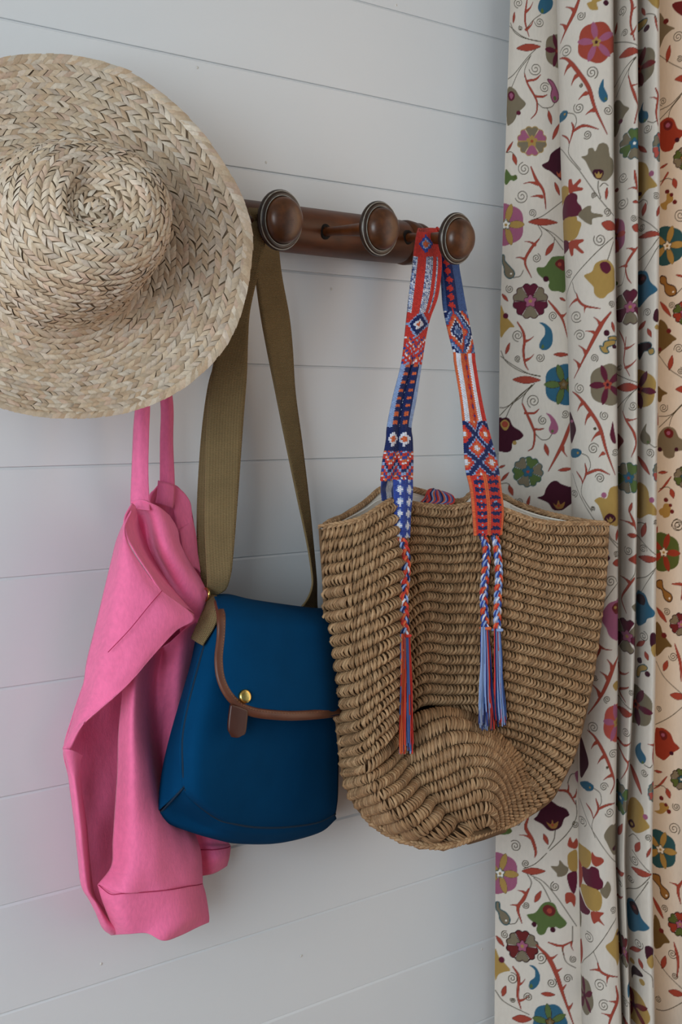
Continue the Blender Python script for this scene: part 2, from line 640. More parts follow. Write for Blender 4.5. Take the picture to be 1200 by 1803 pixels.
# brim: rings of slanting floats, herringbone
p1, th, sg = [], [], []
NR = 18
for k in range(NR):
    fk = (k + .5) / NR
    circ = np.linalg.norm(np.diff(brim_pt(np.full(121, fk), np.linspace(0, 2 * math.pi, 121)), axis=0), axis=1).sum()
    n = int(circ / .0078)
    t = np.linspace(0, 2 * math.pi, n, endpoint=False) + rng.uniform(0, .1)
    t = t + rng.normal(0, .05 / n * 2 * math.pi, n)
    p1 += list(np.full(n, fk) + rng.normal(0, .004, n)); th += list(t); sg += [1 if k % 2 else -1] * n
v, f, c = strip_batch(brim_pt, (V(p1), V(th), V(sg)), .0033, .0040, .72, .0012, .10, 1 / NR)
o = mobj('brim_weave', v, f, M['straw'], hat, colors=c)
o['kind'] = 'stuff'
# rim edge: doubled-over straws
t = np.linspace(0, 2 * math.pi, 190, endpoint=False)
v, f, c = strip_batch(brim_pt, (np.full(190, .985), t, np.ones(190)), .0040, .0046, .80, .0012, .05, .07)
o = mobj('rim_binding', v, f, M['straw'], hat, colors=c)
o['kind'] = 'stuff'
p1, th, sg = [], [], []
NC = int(CLEN / .0066)
for k in range(NC):
    sk = (k + .5) / NC * CLEN
    r = np.interp(sk, cl, cp_r) * RC
    n = max(5, int(2 * math.pi * r / .0074))
    t = np.linspace(0, 2 * math.pi, n, endpoint=False) + rng.uniform(0, 1)
    p1 += list(np.full(n, sk) + rng.normal(0, .0004, n)); th += list(t); sg += [1 if k % 2 else -1] * n
v, f, c = strip_batch(crown_pt, (V(p1), V(th), V(sg)), .0037, .0035, .72, .0015, .14)
o = mobj('crown_weave', v, f, M['straw'], hat, colors=c)
o['kind'] = 'stuff'
# ------------------------------------------------------------------ blue satchel
M['canvas'] = mat('teal_blue_canvas', hx('02395f'), .9, noise=(30, .06, (1, 1, 1)), bump=[(1500, .35, (1, 1, 1)), (25, .1, (1, 1, 1), .004)], spec=.06)
M['seam'] = mat('dark_blue_seam', hx('06263c'), .9)
M['leather'] = mat('tan_leather', hx('5c3322'), .45, noise=(60, .18, (1, 1, 1)), bump=(300, .15, (1, 1, 1)))
M['leather_dark'] = mat('dark_brown_leather', hx('44231a'), .4, noise=(60, .12, (1, 1, 1)))
M['thread'] = mat('brown_stitching', hx('8a5a3c'), .7)
M['brass'] = mat('brass', hx('c9b26a'), .25, metal=1.0)
M['webbing'] = mat('khaki_webbing', hx('7d6a4a'), .85, noise=(40, .08, (1, 1, 1)), weave=(900, 3200, .9), spec=.15)

satchel = root('satchel', 'teal blue canvas satchel with brown leather trim hanging from its khaki strap', 'bag')


def gridobj(name, g3, material, parent, t=None, off=-1.0, uvscale=None, flip=False, colors=None):
    nv, nu = g3.shape[:2]
    f = gridf(nv, nu)
    if flip:
        f = f[:, ::-1]
    uv = None
    a = np.zeros((nv, nu))
    b = np.zeros((nv, nu))
    a[:, 1:] = np.cumsum(np.linalg.norm(np.diff(g3, axis=1), axis=2), 1)
    b[1:] = np.cumsum(np.linalg.norm(np.diff(g3, axis=0), axis=2), 0)
    uv = np.stack([a, np.broadcast_to(b[:, nu // 2:nu // 2 + 1], b.shape)], 2)
    o = mobj(name, g3, f, material, parent, uv=uv, colors=colors)
    if t:
        solidify(o, t, off)
    return o


def to3(g):
    return P(g[..., 0], g[..., 1], g[..., 2])


# front panel: rows from top to bottom, columns left seam -> right edge
D0 = .150
fr = [
    [(378, 1050, .098), (400, 1050, .102), (440, 1060, .106), (500, 1070, .106), (550, 1076, .104), (579, 1078, .100)],
    [(368, 1100, .126), (396, 1102, .142), (440, 1106, .144), (500, 1110, .140), (555, 1112, .132), (583, 1112, .122)],
    [(349, 1170, .138), (384, 1176, .157), (440, 1180, .158), (500, 1180, .153), (560, 1180, .143), (588, 1178, .130)],
    [(331, 1240, .144), (366, 1246, .165), (435, 1252, .166), (500, 1252, .159), (563, 1250, .146), (592, 1246, .132)],
    [(321, 1296, .146), (354, 1306, .167), (430, 1314, .166), (500, 1314, .157), (566, 1312, .143), (594, 1306, .130)],
    [(321, 1350, .147), (354, 1358, .165), (430, 1364, .161), (500, 1364, .151), (566, 1362, .138), (593, 1354, .126)],
    [(323, 1388, .146), (358, 1400, .160), (430, 1410, .153), (500, 1410, .144), (566, 1408, .132), (592, 1400, .122)],
    [(344, 1413, .143), (378, 1428, .151), (436, 1437, .145), (500, 1438, .138), (564, 1432, .127), (590, 1420, .119)],
    [(380, 1440, .138), (410, 1449, .140), (448, 1455, .136), (500, 1455, .131), (556, 1447, .122), (588, 1432, .115)],
]
gf = loft(fr, 70, 60)
fp = to3(gf)
gridobj('front_panel', fp, M['canvas'], satchel, .002)

# outer edge of the gusset, same number of stations as the seam (left side down, bottom across)
seam = [fr[0][0], fr[1][0], fr[2][0], fr[3][0], fr[4][0], fr[5][0], fr[6][0]]
lo = [(366, 1052, .060), (352, 1100, .070), (338, 1170, .080), (318, 1240, .086), (301, 1300, .088), (288, 1358, .088), (278, 1432, .092)]
md = [((a[0] + b[0]) / 2 - 1, (a[1] + b[1]) / 2, (a[2] + b[2]) / 2 + .006) for a, b in zip(seam, lo)]
bk = [(372, 1054, .036), (366, 1100, .034), (352, 1170, .032), (336, 1240, .030), (322, 1300, .030), (312, 1358, .030), (306, 1430, .030)]
gg = loft([seam, md, lo, bk], 18, 60)
gg = gg.transpose(1, 0, 2)
gridobj('side_gusset', to3(gg), M['canvas'], satchel, .002, flip=True)
bs = [fr[6][0], fr[7][0], fr[8][0], fr[8][1], fr[8][2], fr[8][3], fr[8][4], fr[8][5]]
bo = [(279, 1434, .092), (300, 1449, .096), (340, 1464, .100), (382, 1476, .102), (420, 1483, .100), (490, 1482, .098), (560, 1464, .094), (590, 1440, .092)]
bm = [((a[0] + b[0]) / 2, (a[1] + b[1]) / 2, (a[2] + b[2]) / 2 + w) for a, b, w in zip(bs, bo, (.001, -.006, -.002, .006, .008, .008, .006, .003))]
bb = [(306, 1430, .030), (326, 1444, .030), (360, 1456, .030), (396, 1466, .030), (430, 1470, .030), (494, 1468, .030), (556, 1452, .030), (584, 1430, .030)]
gg2 = loft([bs, bm, bo, bb], 18, 80)
gridobj('bottom_gusset', to3(gg2), M['canvas'], satchel, .002)
# right gusset and back
rs = [r[-1] for r in fr]
rb = [(576, 1078, .040), (580, 1112, .034), (584, 1178, .030), (586, 1246, .030), (587, 1306, .030), (587, 1354, .030), (586, 1400, .030), (585, 1418, .030), (584, 1430, .030)]
rm = [((a[0] + b[0]) / 2 + 1, (a[1] + b[1]) / 2, (a[2] + b[2]) / 2) for a, b in zip(rs, rb)]
gr = loft([rs, rm, rb], 10, 50).transpose(1, 0, 2)
gridobj('right_gusset', to3(gr), M['canvas'], satchel, .002)
bkrows = []
for i in range(7):
    l = bk[i]
    r = rb[i]
    bkrows.append([l, ((l[0] + r[0]) / 2, (l[1] + r[1]) / 2, .024), r])
bkrows.append([bb[3], bb[5], bb[7]])
gb = loft(bkrows, 30, 20)
gridobj('back_panel', to3(gb), M['canvas'], satchel, .002, flip=True)
# piped seams
tube_obj('seam', to3(path(seam, 60)) + V([-.0008, -.0018, 0]), .0014, M['seam'], satchel, 6)
tube_obj('seam', to3(path(bs, 60)) + V([0, -.0020, -.0006]), .0014, M['seam'], satchel, 6)
tube_obj('seam', to3(path([(322, 1387, .147), (301, 1410, .128), (280, 1433, .098)], 20)) + V([-.0010, -.0012, 0]), .0012, M['seam'], satchel, 6)

# flap
fl = [
    [(372, 1052, .070), (400, 1050, .074), (440, 1059, .078), (500, 1068, .078), (550, 1074, .076), (580, 1075, .072)],
    [(379, 1058, .116), (408, 1056, .124), (446, 1064, .128), (502, 1072, .128), (552, 1078, .124), (583, 1080, .112)],
    [(384, 1085, .150), (412, 1088, .156), (450, 1092, .160), (505, 1096, .160), (556, 1100, .156), (585, 1100, .140)],
    [(384, 1122, .158), (412, 1126, .166), (450, 1128, .170), (505, 1130, .170), (558, 1132, .164), (588, 1130, .146)],
    [(380, 1160, .164), (410, 1166, .172), (450, 1168, .177), (505, 1170, .177), (560, 1170, .170), (590, 1166, .150)],
    [(384, 1196, .170), (412, 1202, .178), (450, 1206, .183), (505, 1208, .183), (562, 1206, .174), (593, 1200, .152)],
    [(398, 1226, .176), (424, 1236, .183), (456, 1240, .187), (508, 1242, .187), (564, 1238, .177), (595, 1230, .153)],
    [(420, 1248, .182), (440, 1258, .186), (466, 1263, .189), (512, 1266, .189), (564, 1263, .178), (602, 1257, .150)],
]
gfl = loft(fl, 60, 50)
gridobj('flap', to3(gfl), M['canvas'], satchel, .003)
edge = [fl[0][0], fl[1][0], fl[2][0], fl[3][0], fl[4][0], fl[5][0], fl[6][0], fl[7][0], fl[7][1], fl[7][2], fl[7][3], fl[7][4], fl[7][5]]


def band(pts, w_in, n, dd):
    """strip lying along a flap edge: from the edge inwards by w_in px"""
    q = path(pts, n)
    tg = nrm(np.gradient(q[:, :2], axis=0))
    nr = np.stack([tg[:, 1], -tg[:, 0]], 1)
    out = []
    for f, d in ((-.12, -.002), (-.12, .0035), (.2, .0048), (.8, .0048), (1.0, .003), (1.0, -.001)):
        r = q.copy()
        r[:, :2] += nr * (w_in * f)
        r[:, 2] += d + dd
        out.append(r)
    return np.stack(out, 1)


bd = band(edge[1:], 13, 110, .0)
o = gridobj('leather_binding', to3(bd), M['leather'], satchel, .001)
q = path(edge[1:], 220)
tg = nrm(np.gradient(q[:, :2], axis=0))
q[:, 0] += tg[:, 1] * 10
q[:, 1] -= tg[:, 0] * 10
q[:, 2] += .0058
q3 = to3(q)
ps = []
for i in range(2, 216, 3):
    v, f, _ = tube(q3[i:i + 3][[0, 1]], .0005, 5, False)
    ps.append((v, f))
v, f, _ = join(ps)
o = mobj('stitching', v, f, M['thread'], satchel)
o['kind'] = 'stuff'
# tab
tb = [[(404, 1240, .184), (418, 1244, .186), (433, 1250, .187)],
      [(401, 1262, .184), (416, 1266, .186), (431, 1270, .187)],
      [(400, 1284, .184), (414, 1288, .186), (428, 1290, .187)],
      [(406, 1294, .184), (414, 1298, .186), (421, 1297, .187)]]
gridobj('leather_tab', to3(loft(tb, 20, 12)), M['leather_dark'], satchel, .004)
sp = P(432, 1226, .1885)
sn = nrm(np.cross(to3(gfl[40, 16]) - to3(gfl[40, 12]), to3(gfl[44, 14]) - to3(gfl[38, 14])))
if sn @ V([0, -1, 0]) < 0:
    sn = -sn
mobj('brass_stud', *lathe([(.0001, .0020), (.004, .0018), (.0068, .0010), (.0080, -.0002), (.0080, -.003)], sp + sn * .0005, sn, 28), M['brass'], satchel)

# shoulder strap: khaki webbing over the first knob
def ribbon(rows, nv, name, parent, t=.0022, nu=9, material=None, uvs=None):
    return gridobj(name, to3(loft(rows, nv, nu)), material or M['webbing'], parent, t, 0)


front = [
    [(448, 388, .130), (478, 393, .137)],
    [(440, 400, .141), (476, 406, .147)],
    [(434, 425, .138), (466, 430, .145)],
    [(424, 465, .128), (456, 475, .137)],
    [(402, 540, .112), (440, 545, .122)],
    [(386, 600, .106), (436, 600, .120)],
    [(372, 660, .101), (434, 660, .118)],
    [(364, 740, .098), (428, 740, .117)],
    [(361, 840, .098), (421, 840, .117)],
    [(360, 920, .098), (415, 920, .116)],
    [(362, 980, .098), (410, 980, .114)],
    [(364, 1015, .096), (406, 1012, .111)],
    [(364, 1036, .090), (398, 1036, .102)],
    [(364, 1045, .082), (384, 1046, .092)],
]
ribbon(front, 120, 'shoulder_strap', satchel)
frontb = [
    [(378, 640, .050), (396, 640, .062)],
    [(366, 680, .050), (384, 680, .062)],
    [(355, 760, .048), (374, 760, .060)],
    [(348, 860, .046), (370, 860, .060)],
    [(346, 940, .048), (370, 940, .060)],
    [(349, 990, .054), (370, 990, .064)],
    [(355, 1022, .064), (369, 1022, .072)],
    [(362, 1044, .076), (368, 1044, .082)],
]
ribbon(frontb, 70, 'strap_return', satchel)
rear = [
    [(440, 371, .098), (478, 375, .084)],
    [(444, 412, .094), (488, 414, .084)],
    [(446, 440, .088), (490, 441, .080)],
    [(450, 490, .074), (496, 490, .066)],
    [(459, 555, .060), (508, 555, .052)],
    [(470, 615, .055), (514, 612, .047)],
    [(485, 690, .053), (519, 690, .045)],
    [(503, 780, .053), (531, 780, .045)],
    [(524, 880, .053), (543, 880, .045)],
    [(541, 960, .055), (551, 960, .046)],
    [(549, 1015, .058), (556, 1015, .046)],
    [(548, 1036, .062), (557, 1036, .048)],
    [(540, 1056, .068), (557, 1054, .050)],
    [(526, 1074, .070), (558, 1076, .052)],
]
ribbon(rear, 120, 'shoulder_strap', satchel)
top = [
    [(448, 388, .130), (478, 393, .137)],
    [(440, 377, .133), (474, 379, .140)],
    [(437, 367, .120), (472, 369, .124)],
    [(440, 371, .098), (478, 375, .084)],
]
ribbon(top, 16, 'strap_loop', satchel)
# strap tab on the gusset and the brass ring
tabr = [[(364, 1046, .082), (373, 1048, .092), (382, 1050, .102)], [(364, 1062, .096), (376, 1068, .124), (388, 1073, .137)], [(352, 1090, .098), (364, 1098, .126), (377, 1104, .140)], [(337, 1125, .104), (346, 1131, .126), (356, 1136, .141)]]
ribbon(tabr, 24, 'strap_tab', satchel, .003)
a = np.linspace(0, 2 * math.pi, 24, endpoint=False)
ring = np.stack([363 + 4.5 * np.cos(a), 1047 + 11 * np.sin(a), .092 + .010 * np.cos(a)], 1)
tube_obj('brass_ring', to3(ring), .0016, M['brass'], satchel, 8, closed=True)

# ------------------------------------------------------------------ pink linen apron
M['linen'] = mat('pink_linen', hx('ee74a0'), .85, noise=[(18, .06, (1, 1, 1)), (420, .08, (1, .3, .3))], bump=[(38, .35, (1, 1, .7), .004), (900, .3, (1, 1, .4))], sheen=.15, spec=.15, translucent=.08)
M['linen_seam'] = mat('dark_pink_seam', hx('a82050'), .9)
apron = root('apron', 'bright pink linen apron with two shoulder straps hanging beside the blue satchel', 'apron')


def sheet(name, rows, nv, nu, t=.0014, wr=0.0, parent=apron, seed=0):
    g = loft(rows, nv, nu)
    if wr:
        r = np.random.default_rng(seed)
        yy = g[..., 1] / 100
        xx = g[..., 0] / 100
        w = np.zeros(g.shape[:2])
        for _ in range(9):
            kx, ky, ph = r.normal(0, 6), r.normal(0, 2.6), r.uniform(0, 6.28)
            w += np.sin(kx * xx + ky * yy + ph) * r.uniform(.3, 1)
        nv_, nu_ = w.shape
        win = np.minimum(1, np.minimum(np.arange(nu_), np.arange(nu_)[::-1]) / (nu_ * .12))[None]
        g[..., 2] += w * wr / 3 * win
    return gridobj(name, to3(g), M['linen'], parent, t, 0)


# straps, up to the hidden knob
sheet('strap', [
    [(78, 343, .088), (92, 342, .096), (106, 342, .104)],
    [(150, 480, .076), (164, 480, .084), (176, 480, .090)],
    [(228, 620, .070), (240, 620, .080), (254, 620, .086)],
    [(238, 700, .068), (247, 700, .081), (263, 700, .082)],
    [(235, 760, .066), (246, 760, .080), (262, 760, .084)],
    [(232, 830, .066), (245, 830, .080), (261, 830, .086)],
    [(230, 880, .072), (245, 882, .086), (263, 884, .092)],
    [(231, 896, .080), (246, 897, .090), (264, 899, .096)]], 80, 12)
sheet('strap', [
    [(76, 343, .074), (88, 342, .080), (100, 342, .088)],
    [(166, 480, .062), (176, 480, .066), (186, 480, .070)],
    [(262, 620, .050), (272, 620, .056), (282, 620, .060)],
    [(282, 700, .046), (293, 700, .058), (303, 700, .056)],
    [(282, 780, .046), (294, 780, .056), (304, 780, .054)],
    [(281, 850, .050), (295, 852, .056), (307, 856, .056)],
    [(278, 880, .052), (292, 884, .058), (306, 890, .060)]], 80, 12)
# inside of the back, at the top
sheet('back_panel', [
    [(284, 848, .046), (300, 852, .042), (314, 858, .042), (330, 880, .044)],
    [(272, 862, .044), (292, 872, .034), (315, 880, .034), (337, 900, .046)],
    [(262, 878, .040), (292, 905, .026), (322, 905, .030), (341, 925, .046)],
    [(262, 940, .036), (296, 950, .020), (330, 950, .030), (346, 965, .044)],
    [(270, 1010, .036), (310, 1010, .020), (345, 1010, .034), (360, 1020, .040)],
    [(270, 1100, .036), (320, 1100, .020), (350, 1100, .034), (362, 1100, .036)],
], 50, 30)
sheet('back_facing', [
    [(307, 855, .052), (322, 866, .052), (334, 884, .052), (337, 905, .052)],
    [(305, 885, .054), (320, 895, .054), (332, 905, .054), (337, 910, .054)],
    [(312, 930, .060), (322, 925, .060), (332, 918, .058), (338, 914, .056)],
    [(316, 938, .068), (328, 930, .064), (338, 930, .060), (344, 940, .054)],
    [(320, 965, .070), (334, 962, .064), (346, 975, .056), (350, 990, .048)],
    [(330, 1000, .072), (346, 1002, .064), (356, 1016, .056), (364, 1030, .046)],
], 40, 20)
sheet('strap_end', [
    [(278, 846, .055), (292, 850, .060), (308, 855, .060)],
    [(276, 870, .058), (291, 874, .063), (307, 880, .063)],
    [(274, 885, .058), (290, 890, .062), (304, 895, .062)]], 12, 8)
# front inside fold, lit on its right
sheet('front_panel', [
    [(231, 884, .078), (246, 880, .088), (262, 884, .094), (280, 893, .092), (298, 908, .080)],
    [(238, 905, .056), (256, 915, .052), (270, 918, .086), (290, 922, .094), (312, 932, .078)],
    [(246, 950, .046), (266, 965, .046), (284, 968, .090), (304, 965, .098), (317, 958, .080)],
    [(262, 1000, .044), (284, 1010, .046), (302, 1008, .088), (322, 1000, .098), (334, 990, .080)],
    [(280, 1040, .054), (304, 1050, .062), (324, 1044, .090), (344, 1034, .096), (354, 1022, .084)],
    [(310, 1078, .060), (325, 1085, .066), (342, 1078, .086), (356, 1062, .094), (364, 1046, .088)],
    [(318, 1120, .060), (330, 1125, .062), (345, 1112, .074), (356, 1090, .086), (362, 1070, .086)],
], 60, 50, wr=.002, seed=3)
# band between the outer fold and the inner front (turned-in facing)
sheet('facing', [
    [(232, 886, .096), (235, 888, .094), (238, 892, .090)],
    [(219, 912, .101), (232, 918, .088), (245, 925, .072)],
    [(221, 940, .107), (240, 948, .088), (258, 958, .066)],
    [(236, 970, .114), (254, 978, .092), (273, 990, .070)],
    [(262, 1010, .122), (278, 1018, .102), (296, 1026, .080)],
    [(284, 1042, .127), (302, 1046, .110), (318, 1054, .092)],
    [(320, 1070, .130), (330, 1072, .122), (341, 1080, .112)]], 50, 14)
# outer folded-over piece, its pointed cuff crossing the front
sheet('outer_fold', [
    [(229, 896, .086), (229, 897, .090), (230, 898, .094), (231, 899, .098), (232, 900, .100)],
    [(222, 912, .080), (221, 916, .092), (220, 920, .099), (219, 924, .103), (219, 930, .105)],
    [(206, 950, .072), (211, 952, .094), (216, 954, .106), (221, 955, .110), (226, 958, .110)],
    [(197, 985, .068), (208, 990, .098), (222, 992, .112), (236, 994, .117), (249, 996, .117)],
    [(186, 1030, .064), (205, 1034, .100), (228, 1036, .118), (256, 1036, .127), (282, 1038, .126)],
    [(174, 1080, .062), (200, 1084, .102), (236, 1086, .124), (284, 1080, .136), (341, 1086, .136)],
    [(164, 1120, .060), (192, 1128, .104), (228, 1134, .124), (268, 1124, .134), (309, 1111, .137)],
    [(153, 1165, .058), (180, 1172, .100), (212, 1178, .118), (240, 1172, .128), (264, 1160, .132)],
    [(147, 1205, .058), (168, 1212, .092), (190, 1216, .108), (212, 1214, .118), (228, 1202, .124)],
    [(134, 1248, .056), (146, 1252, .082), (158, 1256, .094), (170, 1254, .104), (178, 1246, .112)],
    [(121, 1290, .056), (127, 1290, .070), (134, 1286, .080), (140, 1282, .088), (146, 1276, .094)],
    [(111, 1318, .054), (113, 1320, .058), (116, 1322, .062), (119, 1322, .066), (122, 1322, .070)],
], 110, 60, wr=.0022, seed=5)
# cuff end thickness / turned edge
sheet('cuff_edge', [
    [(282, 1038, .126), (290, 1046, .118), (300, 1056, .112)],
    [(312, 1064, .132), (316, 1066, .124), (322, 1070, .118)],
    [(341, 1086, .136), (341, 1084, .130), (341, 1082, .124)]], 20, 8)
# dark inside behind, from the pointed corner down
sheet('inside_panel', [
    [(150, 1195, .030), (200, 1180, .022), (260, 1120, .026), (320, 1090, .040), (362, 1075, .050)],
    [(128, 1260, .034), (175, 1250, .020), (240, 1200, .020), (310, 1180, .030), (352, 1160, .046)],
    [(112, 1320, .040), (160, 1325, .022), (230, 1325, .018), (290, 1325, .022), (318, 1325, .030)],
    [(121, 1370, .036), (165, 1400, .022), (220, 1400, .018), (270, 1400, .020), (305, 1400, .028)],
    [(130, 1440, .034), (165, 1470, .022), (215, 1475, .018), (265, 1475, .020), (330, 1470, .030)],
    [(138, 1500, .034), (165, 1530, .022), (205, 1540, .018), (265, 1540, .020), (345, 1530, .030)],
    [(145, 1558, .036), (168, 1580, .022), (200, 1590, .018), (255, 1590, .022), (350, 1580, .030)],
    [(162, 1592, .040), (178, 1608, .026), (210, 1610, .024), (255, 1612, .026), (345, 1605, .034)],
    [(181, 1632, .050), (192, 1638, .046), (212, 1638, .040), (255, 1632, .036), (330, 1625, .036)],
], 100, 60, wr=.0015, seed=8)
# rolled left edge of the skirt
sheet('skirt_edge', [
    [(111, 1318, .070), (116, 1319, .084), (130, 1322, .088), (146, 1330, .074)],
    [(119, 1352, .068), (124, 1352, .080), (133, 1350, .082), (141, 1345, .074)],
    [(123, 1385, .068), (131, 1386, .082), (137, 1388, .080), (143, 1392, .064)],
    [(131, 1445, .068), (138, 1447, .082), (145, 1450, .078), (152, 1452, .044)],
    [(137, 1505, .068), (144, 1508, .082), (150, 1510, .078), (157, 1512, .044)],
    [(144, 1560, .068), (152, 1564, .080), (158, 1568, .074), (165, 1572, .044)],
    [(162, 1590, .068), (168, 1592, .080), (174, 1596, .076), (182, 1600, .048)],
    [(180, 1632, .066), (186, 1632, .076), (194, 1632, .078), (205, 1630, .074)],
    [(196, 1646, .064), (200, 1645, .072), (206, 1642, .074), (216, 1640, .074)]], 90, 24, wr=.001, seed=4)
# front of the skirt, two soft vertical folds, hem band below
sheet('skirt', [
    [(222, 1180, .088), (242, 1168, .098), (262, 1150, .078), (284, 1140, .058), (300, 1130, .072), (322, 1110, .086), (358, 1085, .078)],
    [(216, 1220, .080), (236, 1216, .104), (254, 1210, .082), (274, 1200, .056), (296, 1190, .074), (318, 1180, .084), (345, 1160, .066)],
    [(209, 1290, .076), (232, 1290, .112), (254, 1290, .096), (268, 1290, .058), (284, 1290, .050), (304, 1290, .060), (322, 1290, .056)],
    [(207, 1360, .074), (234, 1360, .114), (262, 1360, .108), (274, 1360, .076), (284, 1360, .050), (296, 1360, .052), (310, 1360, .050)],
    [(203, 1420, .074), (234, 1425, .114), (268, 1428, .112), (290, 1430, .094), (306, 1432, .078), (322, 1440, .072), (338, 1455, .060)],
    [(199, 1480, .076), (234, 1484, .112), (272, 1486, .116), (306, 1490, .106), (326, 1492, .094), (342, 1494, .084), (352, 1496, .060)],
    [(196, 1525, .078), (232, 1530, .110), (272, 1532, .118), (308, 1530, .114), (332, 1530, .104), (346, 1530, .090), (355, 1530, .064)],
    [(172, 1558, .078), (214, 1572, .108), (262, 1570, .116), (300, 1566, .120), (332, 1560, .110), (347, 1558, .094), (356, 1556, .068)],
], 110, 80, wr=.0028, seed=12)
sheet('hem_band', [
    [(172, 1558, .078), (214, 1572, .108), (262, 1570, .116), (300, 1566, .120), (332, 1560, .110), (347, 1558, .094), (356, 1556, .068)],
    [(180, 1585, .080), (218, 1594, .106), (262, 1596, .114), (302, 1592, .120), (334, 1586, .112), (350, 1582, .096), (362, 1578, .074)],
    [(194, 1622, .074), (222, 1628, .102), (262, 1628, .112), (300, 1630, .122), (336, 1616, .114), (354, 1608, .098), (367, 1612, .080)],
    [(198, 1646, .064), (226, 1644, .098), (258, 1643, .110), (286, 1656, .122), (314, 1648, .112), (348, 1632, .098), (367, 1624, .084)],
], 40, 70, wr=.0026, seed=14)
hm = path([(172, 1558, .080), (193, 1574, .099), (214, 1573, .110), (262, 1570, .119), (300, 1566, .122), (332, 1560, .112), (347, 1558, .096), (355, 1556, .072)], 80)
tube_obj('seam', to3(hm) + V([0, -.0012, 0]), .0005, M['linen_seam'], apron, 5)
tube_obj('seam', to3(path([(283, 1040, .1295), (262, 1064, .1325), (226, 1108, .1275), (188, 1148, .111)], 40)) + V([0, -.002, 0]), .0005, M['linen_seam'], apron, 5)
# small end of the hem showing under the satchel
sheet('hem_corner', [
    [(330, 1452, .030), (366, 1456, .040), (394, 1462, .038), (401, 1466, .030)],
    [(340, 1480, .030), (372, 1482, .044), (396, 1484, .040), (402, 1484, .030)],
    [(345, 1492, .030), (375, 1494, .052), (398, 1492, .046), (405, 1490, .030)],
    [(352, 1515, .034), (376, 1515, .056), (396, 1512, .050), (403, 1508, .032)],
    [(354, 1542, .030), (374, 1538, .044), (390, 1530, .042), (399, 1524, .032)]], 30, 24, wr=.0015, seed=6)
tube_obj('seam', to3(path([(350, 1496, .036), (375, 1496, .054), (397, 1493, .048), (404, 1490, .033)], 30)) + V([0, -.001, 0]), .0006, M['linen_seam'], apron, 5)
# ------------------------------------------------------------------ crocheted straw bag
M['crochet'] = mat('paper_straw', tint='tint', rough=.65, spec=.3, noise=[(220, .14, (1, 1, 1))], bump=(700, .3, (1, 1, 1)))
M['crochet_base'] = mat('straw_ground', hx('654b31'), .85, noise=(150, .2, (1, 1, 1)))
M['lining'] = mat('white_lining', hx('dedbd2'), .85, bump=(60, .2, (1, 1, 1)))
M['cord'] = mat('woven_cotton', tint='tint', rough=.9, spec=.1, sheen=.1, bump=(900, .3, (1, 1, 1)))
bag = root('straw_tote', 'large crocheted brown straw tote with patterned woven strap hanging from the last knob', 'bag')

KA = [0, 2.5, 5, 10, 15, 18, 20]
dA = [.143, .188, .176, .158, .162, .188, .216, .243]


def rowd(pts, dd):
    return [(x, y, d + e) for (x, y), d, e in zip(pts, dA, dd)]


A_rows = [
    rowd([(566, 931), (630, 918), (690, 884), (722, 889), (785, 896), (848, 890), (950, 921), (1068, 924)], [0, -.02, -.010, -.004, 0, -.002, 0, 0]),
    rowd([(568, 984), (627, 971), (696, 934), (729, 934), (787, 938), (849, 932), (952, 965), (1066, 974)], [0, -.01, -.004, -.002, 0, 0, 0, 0]),
    rowd([(573, 1035), (625, 1023), (699, 981), (732, 975), (788, 977), (850, 974), (952, 1006), (1063, 1021)], [0] * 8),
    rowd([(577, 1142), (624, 1131), (699, 1092), (733, 1064), (790, 1063), (850, 1064), (952, 1086), (1052, 1112)], [0, .006, .004, 0, 0, 0, 0, 0]),
    rowd([(593, 1252), (635, 1243), (697, 1192), (732, 1156), (790, 1154), (850, 1155), (950, 1179), (1038, 1207)], [0, .012, .006, 0, 0, -.002, -.002, -.002]),
    rowd([(603, 1316), (643, 1303), (693, 1246), (730, 1211), (790, 1206), (850, 1208), (946, 1233), (1024, 1264)], [0, .018, .008, 0, .002, -.004, -.004, -.006]),
    rowd([(605, 1353), (644, 1345), (690, 1292), (730, 1252), (790, 1243), (850, 1243), (942, 1266), (1018, 1298)], [0, .022, .012, .004, .006, -.006, -.006, -.008]),
]
for row, lift in zip(A_rows, (.005, .012, .020, .026, .025, .020, .012)):      # the left side folds forward
    x2, y2, d2 = row[2]
    x3, y3, d3 = row[3]
    row[2] = (x2, y2, d2 + lift)
    row.insert(3, (x2 + 9, y2 + (y3 - y2) * .22, d3 + .004))
UA = [0, 1, 2.1, 2.5, 2.9, 3.8, 4.9, 6.4, 8.1]
KB = np.arange(-1.0, 10.0)
Bd = [[.135, .214, .192, .172, .166, .166, .172, .190, .224],
      [.136, .205, .192, .184, .190, .200, .198, .208, .226],
      [.137, .212, .206, .196, .204, .222, .222, .218, .228],
      [.140, .218, .216, .206, .218, .238, .238, .228, .229],
      [.144, .222, .222, .212, .226, .248, .248, .234, .230],
      [.148, .224, .226, .217, .232, .254, .254, .238, .231],
      [.154, .224, .228, .221, .236, .257, .257, .241, .232],
      [.162, .222, .229, .224, .238, .257, .257, .243, .233],
      [.170, .219, .228, .226, .239, .254, .254, .244, .234],
      [.180, .215, .226, .228, .238, .248, .249, .243, .235],
      [.190, .212, .224, .229, .236, .242, .243, .241, .236]]
